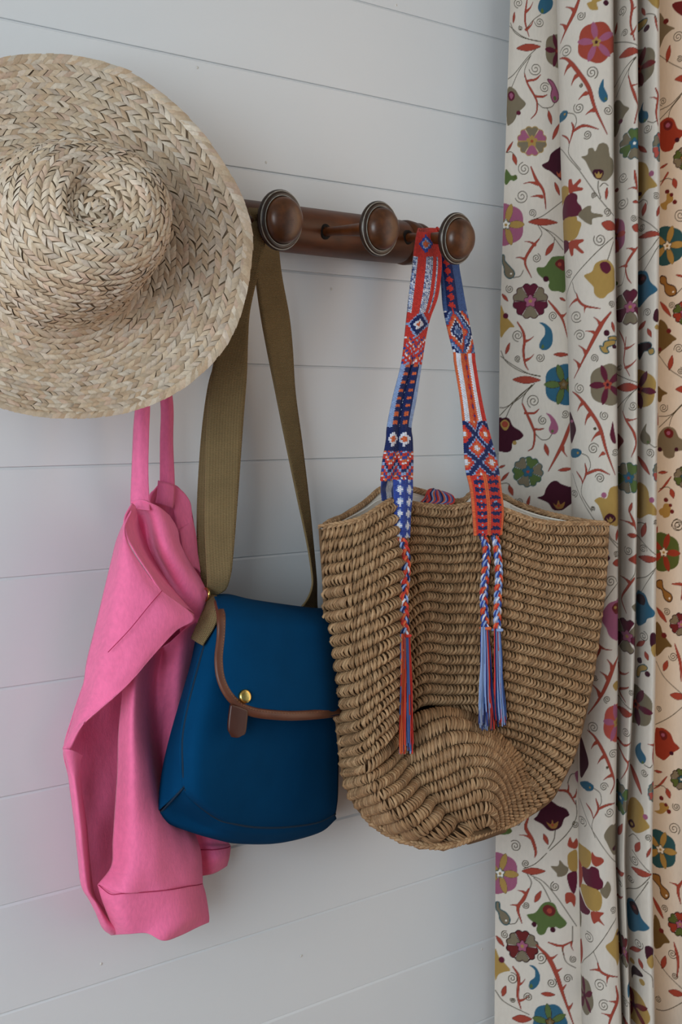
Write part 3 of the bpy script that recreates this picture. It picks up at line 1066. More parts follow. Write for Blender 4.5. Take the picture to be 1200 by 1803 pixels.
Bp = [
    [(605, 1353), (644, 1344), (686, 1303), (697, 1288), (731, 1254), (790, 1248), (845, 1266), (912, 1330), (941, 1418)],
    [(607, 1370), (642, 1362), (678, 1338), (700, 1316), (737, 1282), (792, 1262), (845, 1284), (908, 1342), (939, 1426)],
    [(613, 1391), (648, 1380), (688, 1356), (708, 1334), (747, 1307), (800, 1286), (858, 1301), (905, 1354), (931, 1432)],
    [(624, 1409), (658, 1397), (698, 1374), (717, 1351), (757, 1331), (811, 1309), (863, 1319), (901, 1369), (922, 1438)],
    [(635, 1424), (672, 1411), (710, 1389), (727, 1370), (769, 1351), (820, 1331), (867, 1339), (896, 1384), (913, 1443)],
    [(648, 1438), (686, 1427), (723, 1404), (739, 1387), (782, 1370), (828, 1350), (869, 1358), (891, 1398), (904, 1447)],
    [(666, 1455), (704, 1444), (741, 1419), (753, 1402), (795, 1388), (836, 1370), (869, 1377), (887, 1410), (896, 1451)],
    [(692, 1470), (724, 1459), (757, 1434), (768, 1418), (807, 1405), (842, 1390), (868, 1396), (881, 1422), (887, 1454)],
    [(720, 1482), (748, 1471), (776, 1447), (786, 1434), (818, 1424), (848, 1412), (866, 1416), (876, 1436), (879, 1457)],
    [(758, 1490), (780, 1479), (800, 1462), (809, 1450), (832, 1442), (852, 1434), (863, 1437), (870, 1448), (872, 1460)],
    [(800, 1487), (820, 1480), (834, 1472), (839, 1465), (849, 1460), (857, 1456), (861, 1457), (864, 1460), (866, 1462)],
]
B_rows = [[(x, y, d + e) for (x, y), d, e in zip(p, q, (0, .001, .004, -.004, -.001, 0, 0, 0, 0))] for p, q in zip(Bp, Bd)]
UB = [0, 1, 2, 2.7, 3.7, 4.9, 6, 7, 8]
KR = [20, 22, 24, 26, 28]
R_rows = [
    [(780, 1243, .166), (850, 1243, .182), (942, 1266, .210), (1018, 1298, .235)],
    [(820, 1276, .166), (885, 1280, .188), (950, 1303, .212), (1006, 1335, .233)],
    [(850, 1312, .170), (900, 1318, .194), (950, 1343, .214), (987, 1374, .231)],
    [(880, 1345, .180), (912, 1352, .202), (944, 1376, .217), (966, 1408, .229)],
    [(905, 1385, .200), (921, 1398, .212), (932, 1412, .221), (940, 1428, .227)],
]
UR = [0, 1, 2, 3]


class Surf:
    def __init__(self, K, rows, U, n=240):
        self.K, self.g, self.U, self.n = K, np.asarray(rows, float), U, n

    def line(self, k, n=None):
        a = cr(self.K, self.g, V([float(k)]))[0]
        return cr(self.U, a, np.linspace(self.U[0], self.U[-1], n or self.n))

    def mesh(self, nk, nu):
        return np.stack([self.line(k, nu) for k in np.linspace(self.K[0], self.K[-1], nk)])


SA, SB, SR = Surf(KA, A_rows, UA), Surf(KB, B_rows, UB), Surf(KR, R_rows, UR)
scol = [V(hx(c)) for c in ('a2805d', '9b7957', 'aa8966', '937251', 'a58562', '8c6d4e')]
straws = []


def strand(c, ec, tg, n, lean, h, bulge, r):
    """batch of bent straw strands: centres c, cross vectors ec (unit), tangents tg, normals n"""
    m = len(c)
    us = V([-1.0, -.55, 0.0, .55, 1.0])
    rr = V([.45, .9, 1.0, .9, .45])
    cen = (c[:, None] + ec[:, None] * (h[:, None] * us)[..., None] + tg[:, None] * (lean[:, None] * us)[..., None]
           + n[:, None] * (bulge[:, None] * (1 - us * us * 1.15))[..., None])
    al = nrm(np.gradient(cen, axis=1))
    sd = nrm(np.cross(al, n[:, None]))
    no = np.cross(sd, al)
    a = np.linspace(0, 2 * math.pi, 6, endpoint=False)
    v = (cen[:, :, None] + (sd[:, :, None] * np.cos(a)[None, None, :, None] + no[:, :, None] * np.sin(a)[None, None, :, None] * .8)
         * (r[:, None] * rr)[:, :, None, None])
    f = gridf(5, 6, cu=True)
    F = (f[None] + (np.arange(m) * 30)[:, None, None]).reshape(-1, 4)
    return v.reshape(-1, 3), F


def crochet_row(S, k, name, dens=.0058, lean0=.0027, fat=1.0, n_eval=300, puff=1.0, ortho=.6):
    top, mid, bot = to3(S.line(k, n_eval)), to3(S.line(k + .5, n_eval)), to3(S.line(k + 1, n_eval))
    Ls = np.concatenate([[0], np.cumsum(np.linalg.norm(np.diff(mid, axis=0), axis=1))])
    n = max(3, int(Ls[-1] / dens))
    parts = []
    for ph, ln, bu, rf in ((.25, 1.0, 1.0, 1.0), (.72, .35, .72, .86)):
        t = (np.arange(n) + ph + rng.normal(0, .06, n)) / n * Ls[-1]
        ix = lambda A_: np.stack([np.interp(t, Ls, A_[:, j]) for j in range(3)], 1)
        c, tp, bt = ix(mid), ix(top), ix(bot)
        ec = bt - tp
        hh = np.linalg.norm(ec, axis=1)
        tg = nrm(np.stack([np.interp(t + 1e-3, Ls, mid[:, j]) - np.interp(t - 1e-3, Ls, mid[:, j]) for j in range(3)], 1))
        ec = ec - tg * ((ec * tg).sum(1) * ortho)[:, None]
        hh = np.linalg.norm(ec, axis=1)
        ec = nrm(ec)
        nn = nrm(np.cross(ec, tg))
        v, f = strand(c, ec, tg, nn, -lean0 * ln * rng.uniform(.7, 1.3, n), hh * .5 * rng.uniform(.86, .96, n),
                      .0066 * puff * bu * rng.uniform(.85, 1.15, n) * np.clip(hh / .013, .35, 1.15), .0020 * rf * fat * rng.uniform(.9, 1.12, n) * np.clip(hh / .012, .45, 1.05))
        cc = np.array(scol)[rng.integers(0, len(scol), n)] * rng.uniform(.85, 1.1, n)[:, None]
        parts.append((v, f, np.repeat(cc, 30, 0)))
    vs, fs, cs, b = [], [], [], 0
    for v, f, c in parts:
        vs.append(v); fs.append(f + b); cs.append(c); b += len(v)
    return mobj(name, np.concatenate(vs), np.concatenate(fs), M['crochet'], bag, colors=np.concatenate(cs))


def inset(g3, t):
    tu = np.gradient(g3, axis=1)
    tv = np.gradient(g3, axis=0)
    n = nrm(np.cross(tv, tu))
    return g3 - n * t


gA, gB, gR = to3(SA.mesh(42, 90)), to3(SB.mesh(40, 90)), to3(SR.mesh(18, 30))
gridobj('bag_body', inset(gA, .0030), M['crochet_base'], bag)
gridobj('bag_base', inset(gB, .0030), M['crochet_base'], bag)
gridobj('bag_side', inset(gR, .0030), M['crochet_base'], bag)
for k in range(20):
    crochet_row(SA, k, 'crochet_row')
for j in range(-1, 9):
    crochet_row(SB, j, 'crochet_row', puff=.74, ortho=.35, dens=.0053)
for k in range(20, 28):
    crochet_row(SR, k, 'crochet_row')

tube_obj('base_centre', to3(path([(822, 1476, .226), (846, 1469, .229), (866, 1462, .229), (884, 1456, .228)], 20)), .0085, M['crochet_base'], bag, 10)

# back of the bag
Lp = [SA.line(k, 3)[0] for k in (0, 5, 10, 15, 20)] + [SB.line(k, 3)[0] for k in (2, 4, 6, 8, 9)]
Rp = [SA.line(k, 3)[-1] for k in (0, 5, 10, 15, 20)] + [SR.line(k, 3)[-1] for k in (22, 24, 26)] + [SB.line(k, 3)[-1] for k in (3, 9)]
brow = []
for i, (l, r) in enumerate(zip(Lp, Rp)):
    row = []
    for f, d in ((0, None), (.03, .090), (.14, .052), (.30, .048), (.48, .075), (.66, .125), (.82, .172), (.95, .212), (1, None)):
        x = l[0] + (r[0] - l[0]) * f
        y = l[1] + (r[1] - l[1]) * f
        if d is None:
            d = l[2] if f == 0 else r[2]
        else:
            cap_ = l[2] + (r[2] - l[2]) * f
            d = cap_ + (d - cap_) * (1 - (i / 9) ** 3 * .9)
        row.append((x, y, d))
    brow.append(row)
br = V(brow)
br[0, :, 1] = np.interp(br[0, :, 0], [566, 608, 667, 690, 751, 797, 830, 885, 950, 1020, 1068], [932, 909, 864, 857, 869, 882, 880, 876, 902, 918, 924])
SK = Surf(np.arange(10.0), br, np.arange(9.0))
gk = SK.mesh(120, 80)
gk[..., 2] -= .003 * np.abs(np.sin(np.linspace(0, 22 * math.pi, 120)))[:, None] * np.sin(np.linspace(0, math.pi, 80))[None]
gridobj('bag_back', to3(gk), M['crochet_base'], bag, .004, flip=True)

# rims
rim_b = path([(566, 931, .133), (580, 920, .126), (608, 908, .108), (643, 885, .088), (667, 864, .078), (690, 857, .074), (722, 861, .074), (752, 869, .076), (797, 882, .084),
              (818, 880, .092), (832, 868, .100), (858, 868, .112), (885, 874, .126), (910, 887, .142), (950, 901, .166), (985, 910, .192), (1020, 917, .218), (1069, 924, .243)], 220)
rim_f = SA.line(0, 220)


def chain(q, name, r=.0028, dens=.0062):
    q3 = to3(q)
    Ls = np.concatenate([[0], np.cumsum(np.linalg.norm(np.diff(q3, axis=0), axis=1))])
    n = int(Ls[-1] / dens)
    parts = []
    for s_, off in ((1, .0), (-1, .5)):
        t = (np.arange(n) + .25 + off) / n * Ls[-1]
        t = np.clip(t, .001, Ls[-1] - .001)
        ix = lambda tt: np.stack([np.interp(tt, Ls, q3[:, j]) for j in range(3)], 1)
        c = ix(t)
        tg = nrm(ix(t + 1e-3) - ix(t - 1e-3))
        nn = nrm(np.broadcast_to(nrm(CAM - c.mean(0)) * V([1, 1, .2]) + V([0, 0, .6]), tg.shape))
        nn = nrm(nn - tg * (nn * tg).sum(1)[:, None])
        sd = np.cross(tg, nn)
        v, f = strand(c - sd * (.0016 * s_), tg, sd, nn, np.full(n, .0020 * s_), np.full(n, .0052), np.full(n, .0022), r * rng.uniform(.85, 1.1, n) * .75)
        cc = np.array(scol)[rng.integers(0, len(scol), n)] * rng.uniform(.9, 1.12, n)[:, None]
        parts.append((v, f, np.repeat(cc, 30, 0)))
    vs = np.concatenate([p[0] for p in parts])
    fs = np.concatenate([parts[0][1], parts[1][1] + len(parts[0][0])])
    mobj(name, vs, fs, M['crochet'], bag, colors=np.concatenate([p[2] for p in parts]))


chain(rim_b, 'rim')
chain(rim_f + V([0, -2, 0]), 'rim')
chain(path([(640, 1434, .150), (668, 1459, .165), (700, 1476, .185), (735, 1487, .205), (768, 1491, .220), (800, 1487, .227), (832, 1475, .232), (868, 1462, .233), (905, 1449, .232), (940, 1425, .229)], 160), 'base_edge', r=.0034)
# white lining between the rims
lb = rim_b[::4].copy()
lb[:, 1] += 6
lb[:, 2] += .003
lf = SA.line(0, 220)[::4].copy()
deep = (lb + lf) / 2
deep[:, 1] += 60
deep[:, 2] = lb[:, 2] * .8 + lf[:, 2] * .2
lfi = lf.copy()
lfi[:, 2] -= .005
lfi[:, 1] += 2
w_ = np.clip(np.minimum(np.arange(55), np.arange(55)[::-1]) / 8.0, 0, 1)[:, None]
deep = lb + (deep - lb) * w_
lfm = lf + (lfi - lf) * w_
gl = loft([lb, deep, lfm], 24, 110)
gridobj('lining', to3(gl), M['lining'], bag, .001, 0)
zp = path([(602, 918, .118), (640, 898, .100), (668, 880, .092), (700, 876, .090)], 30)
tube_obj('lining_hem', to3(zp), .0012, M['lining'], bag, 6)
tube_obj('lining_hem', to3(path([(898, 891, .150), (930, 903, .168), (960, 911, .184), (1000, 919, .212)], 30)), .0014, M['lining'], bag, 6)

# ---- patterned strap
cc_ = {k: V(hx(h)) for k, h in dict(red='c83a32', org='d2683f', nav='1c2a60', blu='33499a', lbl='8fa5cf', wht='d9dbe6', stl='48639a', pnk='b9788c').items()}
PAL = ['red', 'org', 'nav', 'blu', 'lbl', 'wht', 'stl', 'pnk']
PALV = np.stack([cc_[k] for k in PAL])
RED, ORG, NAV, BLU, LBL, WHT, STL, PNK = range(8)


def pat_left(u, y):
    c = np.full(u.shape, RED)
    hs = np.random.default_rng(1).integers(0, 100, u.shape)
    spk = np.where(hs < 45, WHT, np.where(hs < 75, LBL, NAV))
    m = np.abs(u - .42) * 52 + np.abs(y - 430)
    s = y < 452
    c[s] = np.where(m < 7, ORG, np.where(m < 10, LBL, np.where(m < 16, BLU, RED)))[s]
    s = (y >= 452) & (y < 550)
    b = np.where(u < .12, spk, np.where(u < .42, RED, np.where(u < .66, spk, np.where(u < .80, RED, np.where(u < .87, spk, RED)))))
    c[s] = b[s]
    s = (y >= 550) & (y < 592)
    m = np.abs(u - .52) * 44 + np.abs(y - 571)
    c[s] = np.where(m < 4, ORG, np.where(m < 10, WHT, np.where(m < 19, NAV, np.where(m < 23, LBL, RED))))[s]
    s = (y >= 592) & (y < 642)
    m = (np.abs(u - .55) * 44 + (y - 592)) % 26
    c[s] = np.where(m < 7, RED, np.where(m < 10, LBL, np.where(m < 16, RED, np.where(m < 20, BLU, np.where(m < 24, ORG, WHT)))))[s]
    s = (y >= 642) & (y < 754)
    b = np.where((u < .16) | (u > .86), LBL, NAV)
    ph = (y - 642) % 14
    b = np.where((np.abs(u - .28) < .07) & (np.abs(ph - 3) < 3), ORG, b)
    b = np.where((np.abs(u - .74) < .07) & (np.abs(ph - 3) < 3), ORG, b)
    b = np.where((np.abs(u - .52) < .05) & (np.abs(ph - 9) < 2.6), WHT, b)
    c[s] = b[s]
    s = (y >= 754) & (y < 794)
    m = np.minimum(np.abs(u - .25), np.abs(u - .74)) * 64 + np.abs(y - 773)
    c[s] = np.where(m < 7, ORG, np.where(m < 14, WHT, NAV))[s]
    s = (y >= 794) & (y < 846)
    m = (np.abs(np.abs(u - .5) - .25) * 90 + (y - 794)) % 40
    c[s] = np.where(m < 7, LBL, np.where(m < 13, RED, np.where(m < 17, BLU, np.where(m < 23, ORG, np.where(m < 26, WHT, np.where(m < 34, RED, NAV))))))[s]
    s = y >= 846
    m = np.minimum(np.abs(u - .30), np.abs(u - .80)) * 34 + np.abs((y - 852) % 21 - 10.5) * .62
    c[s] = np.where(m < 5.2, WHT, np.where(m < 6.4, LBL, BLU))[s]
    return c


def pat_right(u, y):
    c = np.full(u.shape, STL)
    s = y < 548
    b = np.where((u > .10) & (u < .62), NAV, STL)
    m = np.abs(u - .36) * 40 + np.abs((y - 470) % 15 - 7.5)
    b = np.where(m < 7.2, RED, b)
    c[s] = b[s]
    s = (y >= 548) & (y < 622)
    m = (np.abs(u - .34) * 76 + np.abs(y - 584)) % 36
    c[s] = np.where(m < 7, STL, np.where(m < 12, LBL, np.where(m < 20, NAV, np.where(m < 24, WHT, np.where(m < 31, ORG, RED)))))[s]
    s = (y >= 622) & (y < 740)
    m = np.abs(u - .48) * 60 + np.abs((y - 622) % 17 - 8.5)
    b = np.where(u < .07, ORG, np.where(u < .28, WHT, np.where(u < .66, np.where(m < 3.5, BLU, np.where(m < 8, RED, ORG)), np.where(u < .82, WHT, RED))))
    c[s] = b[s]
    s = (y >= 740) & (y < 838)
    a = (u * 62 + (y - 740)) % 50
    b_ = (u * 62 - (y - 740)) % 50
    e = np.minimum(np.minimum(a, 50 - a), np.minimum(b_, 50 - b_))
    c[s] = np.where(e < 5.5, NAV, np.where(e < 8.5, LBL, np.where(e < 13.5, RED, np.where(e < 18, ORG, WHT))))[s]
    s = y >= 838
    b = np.full(u.shape, RED)
    b = np.where((u < .09) | ((u > .44) & (u < .58)) | (u > .93), ORG, b)
    ph = (y - 842) % 13.5 - 6.7
    for uc, o in ((.19, 0), (.35, 0), (.67, 0), (.83, 0)):
        b = np.where((np.abs(u - uc) * 46) ** 2 + ph ** 2 < 14, NAV, b)
    ph2 = (y - 842 + 6.7) % 13.5 - 6.7
    for uc in (.27, .75):
        b = np.where((np.abs(u - uc) * 46) ** 2 + ph2 ** 2 < 2.5, LBL, b)
    c[s] = b[s]
    return c


def strap(name, rows, pat, u0=0.0, u1=1.0, ncell=16):
    g = V(rows)
    ylen = g[-1, :, 1].mean() - g[0, :, 1].mean()
    nc_v = max(4, int(ylen / 2.9))
    nu, nv = ncell * 4 + 1, nc_v * 4 + 1
    yt = g[:, :, 1].mean(1)
    L = loft(rows, nv, nu, ut=np.linspace(0, 1, g.shape[1]) if g.shape[1] > 2 else None)
    uu = np.linspace(u0, u1, nu)[None] * np.ones((nv, 1))
    yy = L[..., 1]
    uc = u0 + (u1 - u0) * (np.floor(np.linspace(0, ncell - 1e-6, nu)) + .5) / ncell
    vc = np.floor(np.linspace(0, nc_v - 1e-6, nv))
    # colour per knot: sample at the knot's centre, alternate columns offset by half a knot
    yc = yy[np.clip((vc * 4 + 2).astype(int), 0, nv - 1)]
    ci = pat(np.broadcast_to(uc[None], uu.shape).copy(), yc.copy())
    col = PALV[ci]
    fu = np.abs(np.sin(np.linspace(0, ncell * math.pi, nu)))[None]
    ph = (np.floor(np.linspace(0, ncell - 1e-6, nu)) % 2) * .5 * math.pi
    fv = np.abs(np.sin(np.linspace(0, nc_v * math.pi, nv)[:, None] + ph[None]))
    L[..., 2] += .0011 * np.sqrt(fu) * (.35 + .65 * fv)
    j = np.random.default_rng(5).uniform(.86, 1.08, (nc_v + 1, ncell + 1))
    col = col * j[vc.astype(int)][:, np.floor(np.linspace(0, ncell - 1e-6, nu)).astype(int)][..., None]
    return gridobj(name, to3(L), M['cord'], bag, .002, -1, colors=col)


left_rows = []
for y, l, m_, r, d in ((404, 737, 752, 766, .094), (415, 734, 752, 769, .100), (440, 730, 752, 773, .106), (470, 727, 751, 775, .110), (520, 721, 745, 769, .113), (560, 717, 737, 755, .117),
                       (590, 714, 731, 748, .120), (640, 708, 724, 740, .126), (700, 693, 708, 731, .135), (750, 683, 701, 722, .145),
                       (775, 681, 700, 724, .150), (810, 675, 697, 725, .158), (846, 671, 693, 724, .166)):
    cr_ = -.004 if y < 640 else .006
    left_rows.append([(l, y, d - .004), ((l + m_) / 2, y, d + .000), (m_, y, d - cr_), ((m_ + r) / 2, y, d + .001), (r, y, d - .003)])
strap('woven_strap', left_rows, pat_left)
strap('strap_end', [[(693, 842, .164), (709, 842, .170), (724, 842, .166)], [(694, 870, .172), (710, 870, .180), (724, 870, .176)],
                    [(695, 900, .178), (709, 900, .186), (721, 900, .182)], [(694, 925, .182), (708, 925, .190), (720, 925, .186)], [(694, 946, .184), (707, 947, .191), (719, 946, .187)]], pat_left, ncell=11)
strap('strap_end', [[(671, 844, .162), (684, 844, .156), (697, 844, .156)], [(670, 855, .150), (681, 855, .142), (692, 855, .140)],
                    [(670, 864, .130), (680, 864, .122), (690, 864, .118)], [(672, 880, .116), (681, 880, .110), (690, 880, .104)]], lambda u, y: np.where(np.abs(u - .6) < .22, WHT, BLU), ncell=8)
right_rows = []
for y, l, m_, r, d in ((446, 771, 788, 805, .078), (470, 774, 790, 806, .083), (500, 778, 795, 811, .088), (540, 781, 800, 818, .096), (580, 789, 810, 826, .105), (620, 799, 818, 833, .116),
                       (640, 801, 820, 835, .122), (700, 811, 829, 845, .142), (750, 816, 837, 856, .160), (800, 818, 845, 870, .178), (830, 821, 850, 876, .190),
                       (860, 828, 855, 880, .198), (900, 832, 859, 884, .206), (942, 835, 859, 881, .208)):
    cr_ = -.005 if 540 < y < 760 else .003
    right_rows.append([(l, y, d - .004), ((l + m_) / 2, y, d), (m_, y, d + cr_), ((m_ + r) / 2, y, d), (r, y, d - .003)])
strap('woven_strap', right_rows, pat_right)
strap('strap_loop', [[(737, 404, .094), (752, 404, .097), (766, 404, .097)], [(741, 403, .088), (757, 401, .088), (771, 402, .090)],
                     [(752, 414, .076), (770, 408, .074), (786, 414, .076)], [(771, 446, .078), (788, 446, .078), (805, 446, .075)]], lambda u, y: np.where(u > .5, RED, ORG), ncell=12)


# ---- braids and tassels
def surf_d(px, py):
    G = np.concatenate([SA.mesh(70, 130).reshape(-1, 3), SB.mesh(50, 110).reshape(-1, 3)])
    out = []
    for x, y in zip(np.atleast_1d(px), np.atleast_1d(py)):
        q = ((G[:, 0] - x) ** 2 + ((G[:, 1] - y) * .6) ** 2) < 13 ** 2
        if not q.any():
            q = np.argsort((G[:, 0] - x) ** 2 + (G[:, 1] - y) ** 2)[:3]
        out.append(G[q, 2].max())
    return V(out)


def braid(pts, amp, name, cols3, pitch=36.0, seed=0):
    q = path([(x, y) for x, y in pts], 110)
    base = surf_d(q[:, 0], q[:, 1])
    base = np.maximum(base, np.convolve(np.pad(base, 8, 'edge'), np.ones(17) / 17, 'valid')) + .0095
    base = np.convolve(np.pad(base, 8, 'edge'), np.ones(17) / 17, 'valid')
    s = np.concatenate([[0], np.cumsum(np.linalg.norm(np.diff(q, axis=0), axis=1))])
    o = None
    for i in range(3):
        ph = 2 * math.pi * (s / pitch + i / 3)
        x = q[:, 0] + amp * np.sin(ph)
        d = base + .0021 * np.sin(2 * ph)
        w = to3(np.stack([x, q[:, 1], d], 1))
        ps = []
        for k in range(4):           # each strand is a bundle of yarns
            a = k * math.pi / 2 + s / 9
            off = RIGHT[None] * (np.cos(a) * .0013)[:, None] + V([0, -1, 0])[None] * (np.sin(a) * .0012)[:, None]
            v, f, tri = tube(w + off, .00165, 5, False)
            ps.append((v, f, PALV[cols3[i][k % len(cols3[i])]] * rng.uniform(.9, 1.1)))
        v, f, c = join(ps)
        st = mobj('braid_strand' if o is not None else name, v, f, M['cord'], o or bag, colors=c)
        o = o or st
    return base[-1]


def tassel(x0, y0, d0, x1, y1, w0, w1, cols, n, name='tassel', seed=0):
    r = np.random.default_rng(seed)
    ps = []
    for i in range(n):
        f = (i + .5) / n * 2 - 1
        zz = r.uniform(-1, 1)
        k = 7
        t = np.linspace(0, 1, k)
        ye = y1 + r.uniform(-14, 6)
        wv = r.normal(0, 1.0, k) * t
        x = x0 + (x1 - x0) * t + f * (w0 + (w1 - w0) * t) + wv + 3 * np.sin(t * 4 + seed) * t * .5
        y = y0 + (ye - y0) * t
        d = d0 + zz * .003 * (.5 + t)
        sd = surf_d(x, y) + .006
        d = np.maximum(d, sd + zz * .002)
        v, ff, _ = tube(to3(path(np.stack([x, y, d], 1), 14)), .00105, 4, False)
        ci = cols[int((f * .5 + .5) * len(cols) + r.uniform(-2.2, 2.2)) % len(cols)]
        ps.append((v, ff, PALV[ci] * r.uniform(.85, 1.15)))
    v, f, c = join(ps)
    o = mobj(name, v, f, M['cord'], bag, colors=c)
    o['kind'] = 'stuff'


e1 = braid([(707, 948), (714, 975), (714, 1010), (711, 1050), (712, 1090), (713, 1120)], 4.2, 'braid', [[RED, ORG], [NAV, LBL], [RED, WHT, ORG]], 38)
e2 = braid([(851, 944), (856, 970), (854, 1010), (851, 1050), (853, 1085), (854, 1106)], 3.8, 'braid', [[ORG, RED], [LBL, BLU], [BLU, WHT]], 36)
e3 = braid([(871, 944), (875, 970), (878, 1010), (876, 1050), (875, 1085), (875, 1108)], 3.4, 'braid', [[RED, ORG], [LBL, WHT], [BLU, LBL]], 34)
tassel(713, 1116, e1, 716, 1322, 8, 12, [ORG, RED, RED, ORG, LBL, RED, STL, LBL, STL], 44, seed=1)
tassel(853, 1104, e2, 858, 1280, 6, 15, [BLU, STL, LBL, BLU, LBL, NAV, RED, LBL, RED], 44, seed=2)
tassel(875, 1104, e3, 881, 1274, 5, 9, [STL, LBL, NAV, RED, RED], 32, seed=3)
for (x, y, d, c) in ((854, 1106, e2, 'org'), (875, 1109, e3, 'lbl'), (713, 1119, e1, 'red')):
    a = np.linspace(0, 2 * math.pi, 14, endpoint=False)
    rg = P(x, y, d) + RIGHT[None] * (np.cos(a) * .0052)[:, None] + V([0, -1, 0])[None] * (np.sin(a) * .0046)[:, None]
    v, f, _ = tube(rg, .0022, 6, False, closed=True)
    mobj('tassel_tie', v, f, M['cord'], bag, colors=np.broadcast_to(cc_[c], (len(v), 3)))
# knotted yarn over the back rim
ps = []
r = np.random.default_rng(11)
ks = [RED, NAV, LBL, ORG, BLU, RED, PNK, STL, NAV, ORG, LBL, BLU, RED, PNK, STL, RED]
for i in range(16):
    f = i / 15
    x0, x1 = 750 + 16 * f, 756 + 42 * f
    pts = [(742 + 6 * f + r.normal(0, 1), 884 + 4 * f, .098), (749 + 12 * f, 876, .094 + .006 * f), (x0 + 4, 864 + 4 * f, .088), (x0 + 12, 861 + 6 * f + r.normal(0, .6), .090),
           (x1 - 2, 868 + 6 * f, .098), (x1, 880 + 4 * f, .104), (x1 - 10, 889 + r.normal(0, .8), .108)]
    v, ff, _ = tube(to3(path(pts, 24)), .0017, 5, False)
    ps.append((v, ff, PALV[ks[i]]))
v, f, c = join(ps)
mobj('yarn_knot', v, f, M['cord'], bag, colors=c)
# ------------------------------------------------------------------ curtains
YL = V([0., 300, 600, 900, 1200, 1500, 1803])
E1 = V([898., 888, 879, 877, 874, 872, 870])
E2 = V([979., 987, 999, 1006, 1016, 1018, 1024])
E3 = V([1079., 1080, 1085, 1087.5, 1087, 1082, 1094])
E4 = V([1122., 1123, 1122, 1121, 1116, 1099, 1110])
E5 = V([1160., 1161, 1158, 1155, 1153, 1147, 1152])
q_ = lambda a, b, f: a + (b - a) * f
cols1 = [(E1, 1.990), (q_(E1, E2, .12), 1.998), (q_(E1, E2, .35), 2.010), (q_(E1, E2, .60), 2.024), (q_(E1, E2, .82), 2.040), (E2 + 3, 2.062), (E2 + 13, 2.086),
         (E2 + 15, 2.098), (E2 + 9, 2.096), (E2 + 3, 2.078), (E2, 2.055), (E2 + 1.5, 2.034), (E2 + 10, 2.019), (q_(E2, E3, .35), 2.010), (q_(E2, E3, .65), 2.012), (q_(E2, E3, .9), 2.024),
         (E3 - 1, 2.034), (E3, 2.046), (E3 - 4, 2.066), (E3 - 5, 2.078), (E3 + 2, 2.083), (q_(E3, E4, .22), 2.070), (q_(E3, E4, .5), 2.052), (q_(E3, E4, .8), 2.045), (E4 - 1, 2.050),
         (E4, 2.062), (E4 - 4, 2.082), (E4 - 3, 2.092), (E4 + 3, 2.095), (q_(E4, E5, .25), 2.084), (q_(E4, E5, .5), 2.068), (q_(E4, E5, .8), 2.062), (E5 - 1, 2.068), (E5, 2.080), (E5 - 6, 2.106), (E5 - 16, 2.120)]
cols2 = [(E5 - 8, 2.165), (E5 - 2, 2.160), (E5 + 14, 2.152), (E5 + 40, 2.150), (E5 + 70, 2.158), (E5 + 100, 2.165), (E5 + 130, 2.155), (E5 + 170, 2.150), (E5 + 210, 2.160)]
ZTOP, ZBOT = 1.5 + .66, 1.5 - 1.06
CREAM = V(hx('dbd2c6'))


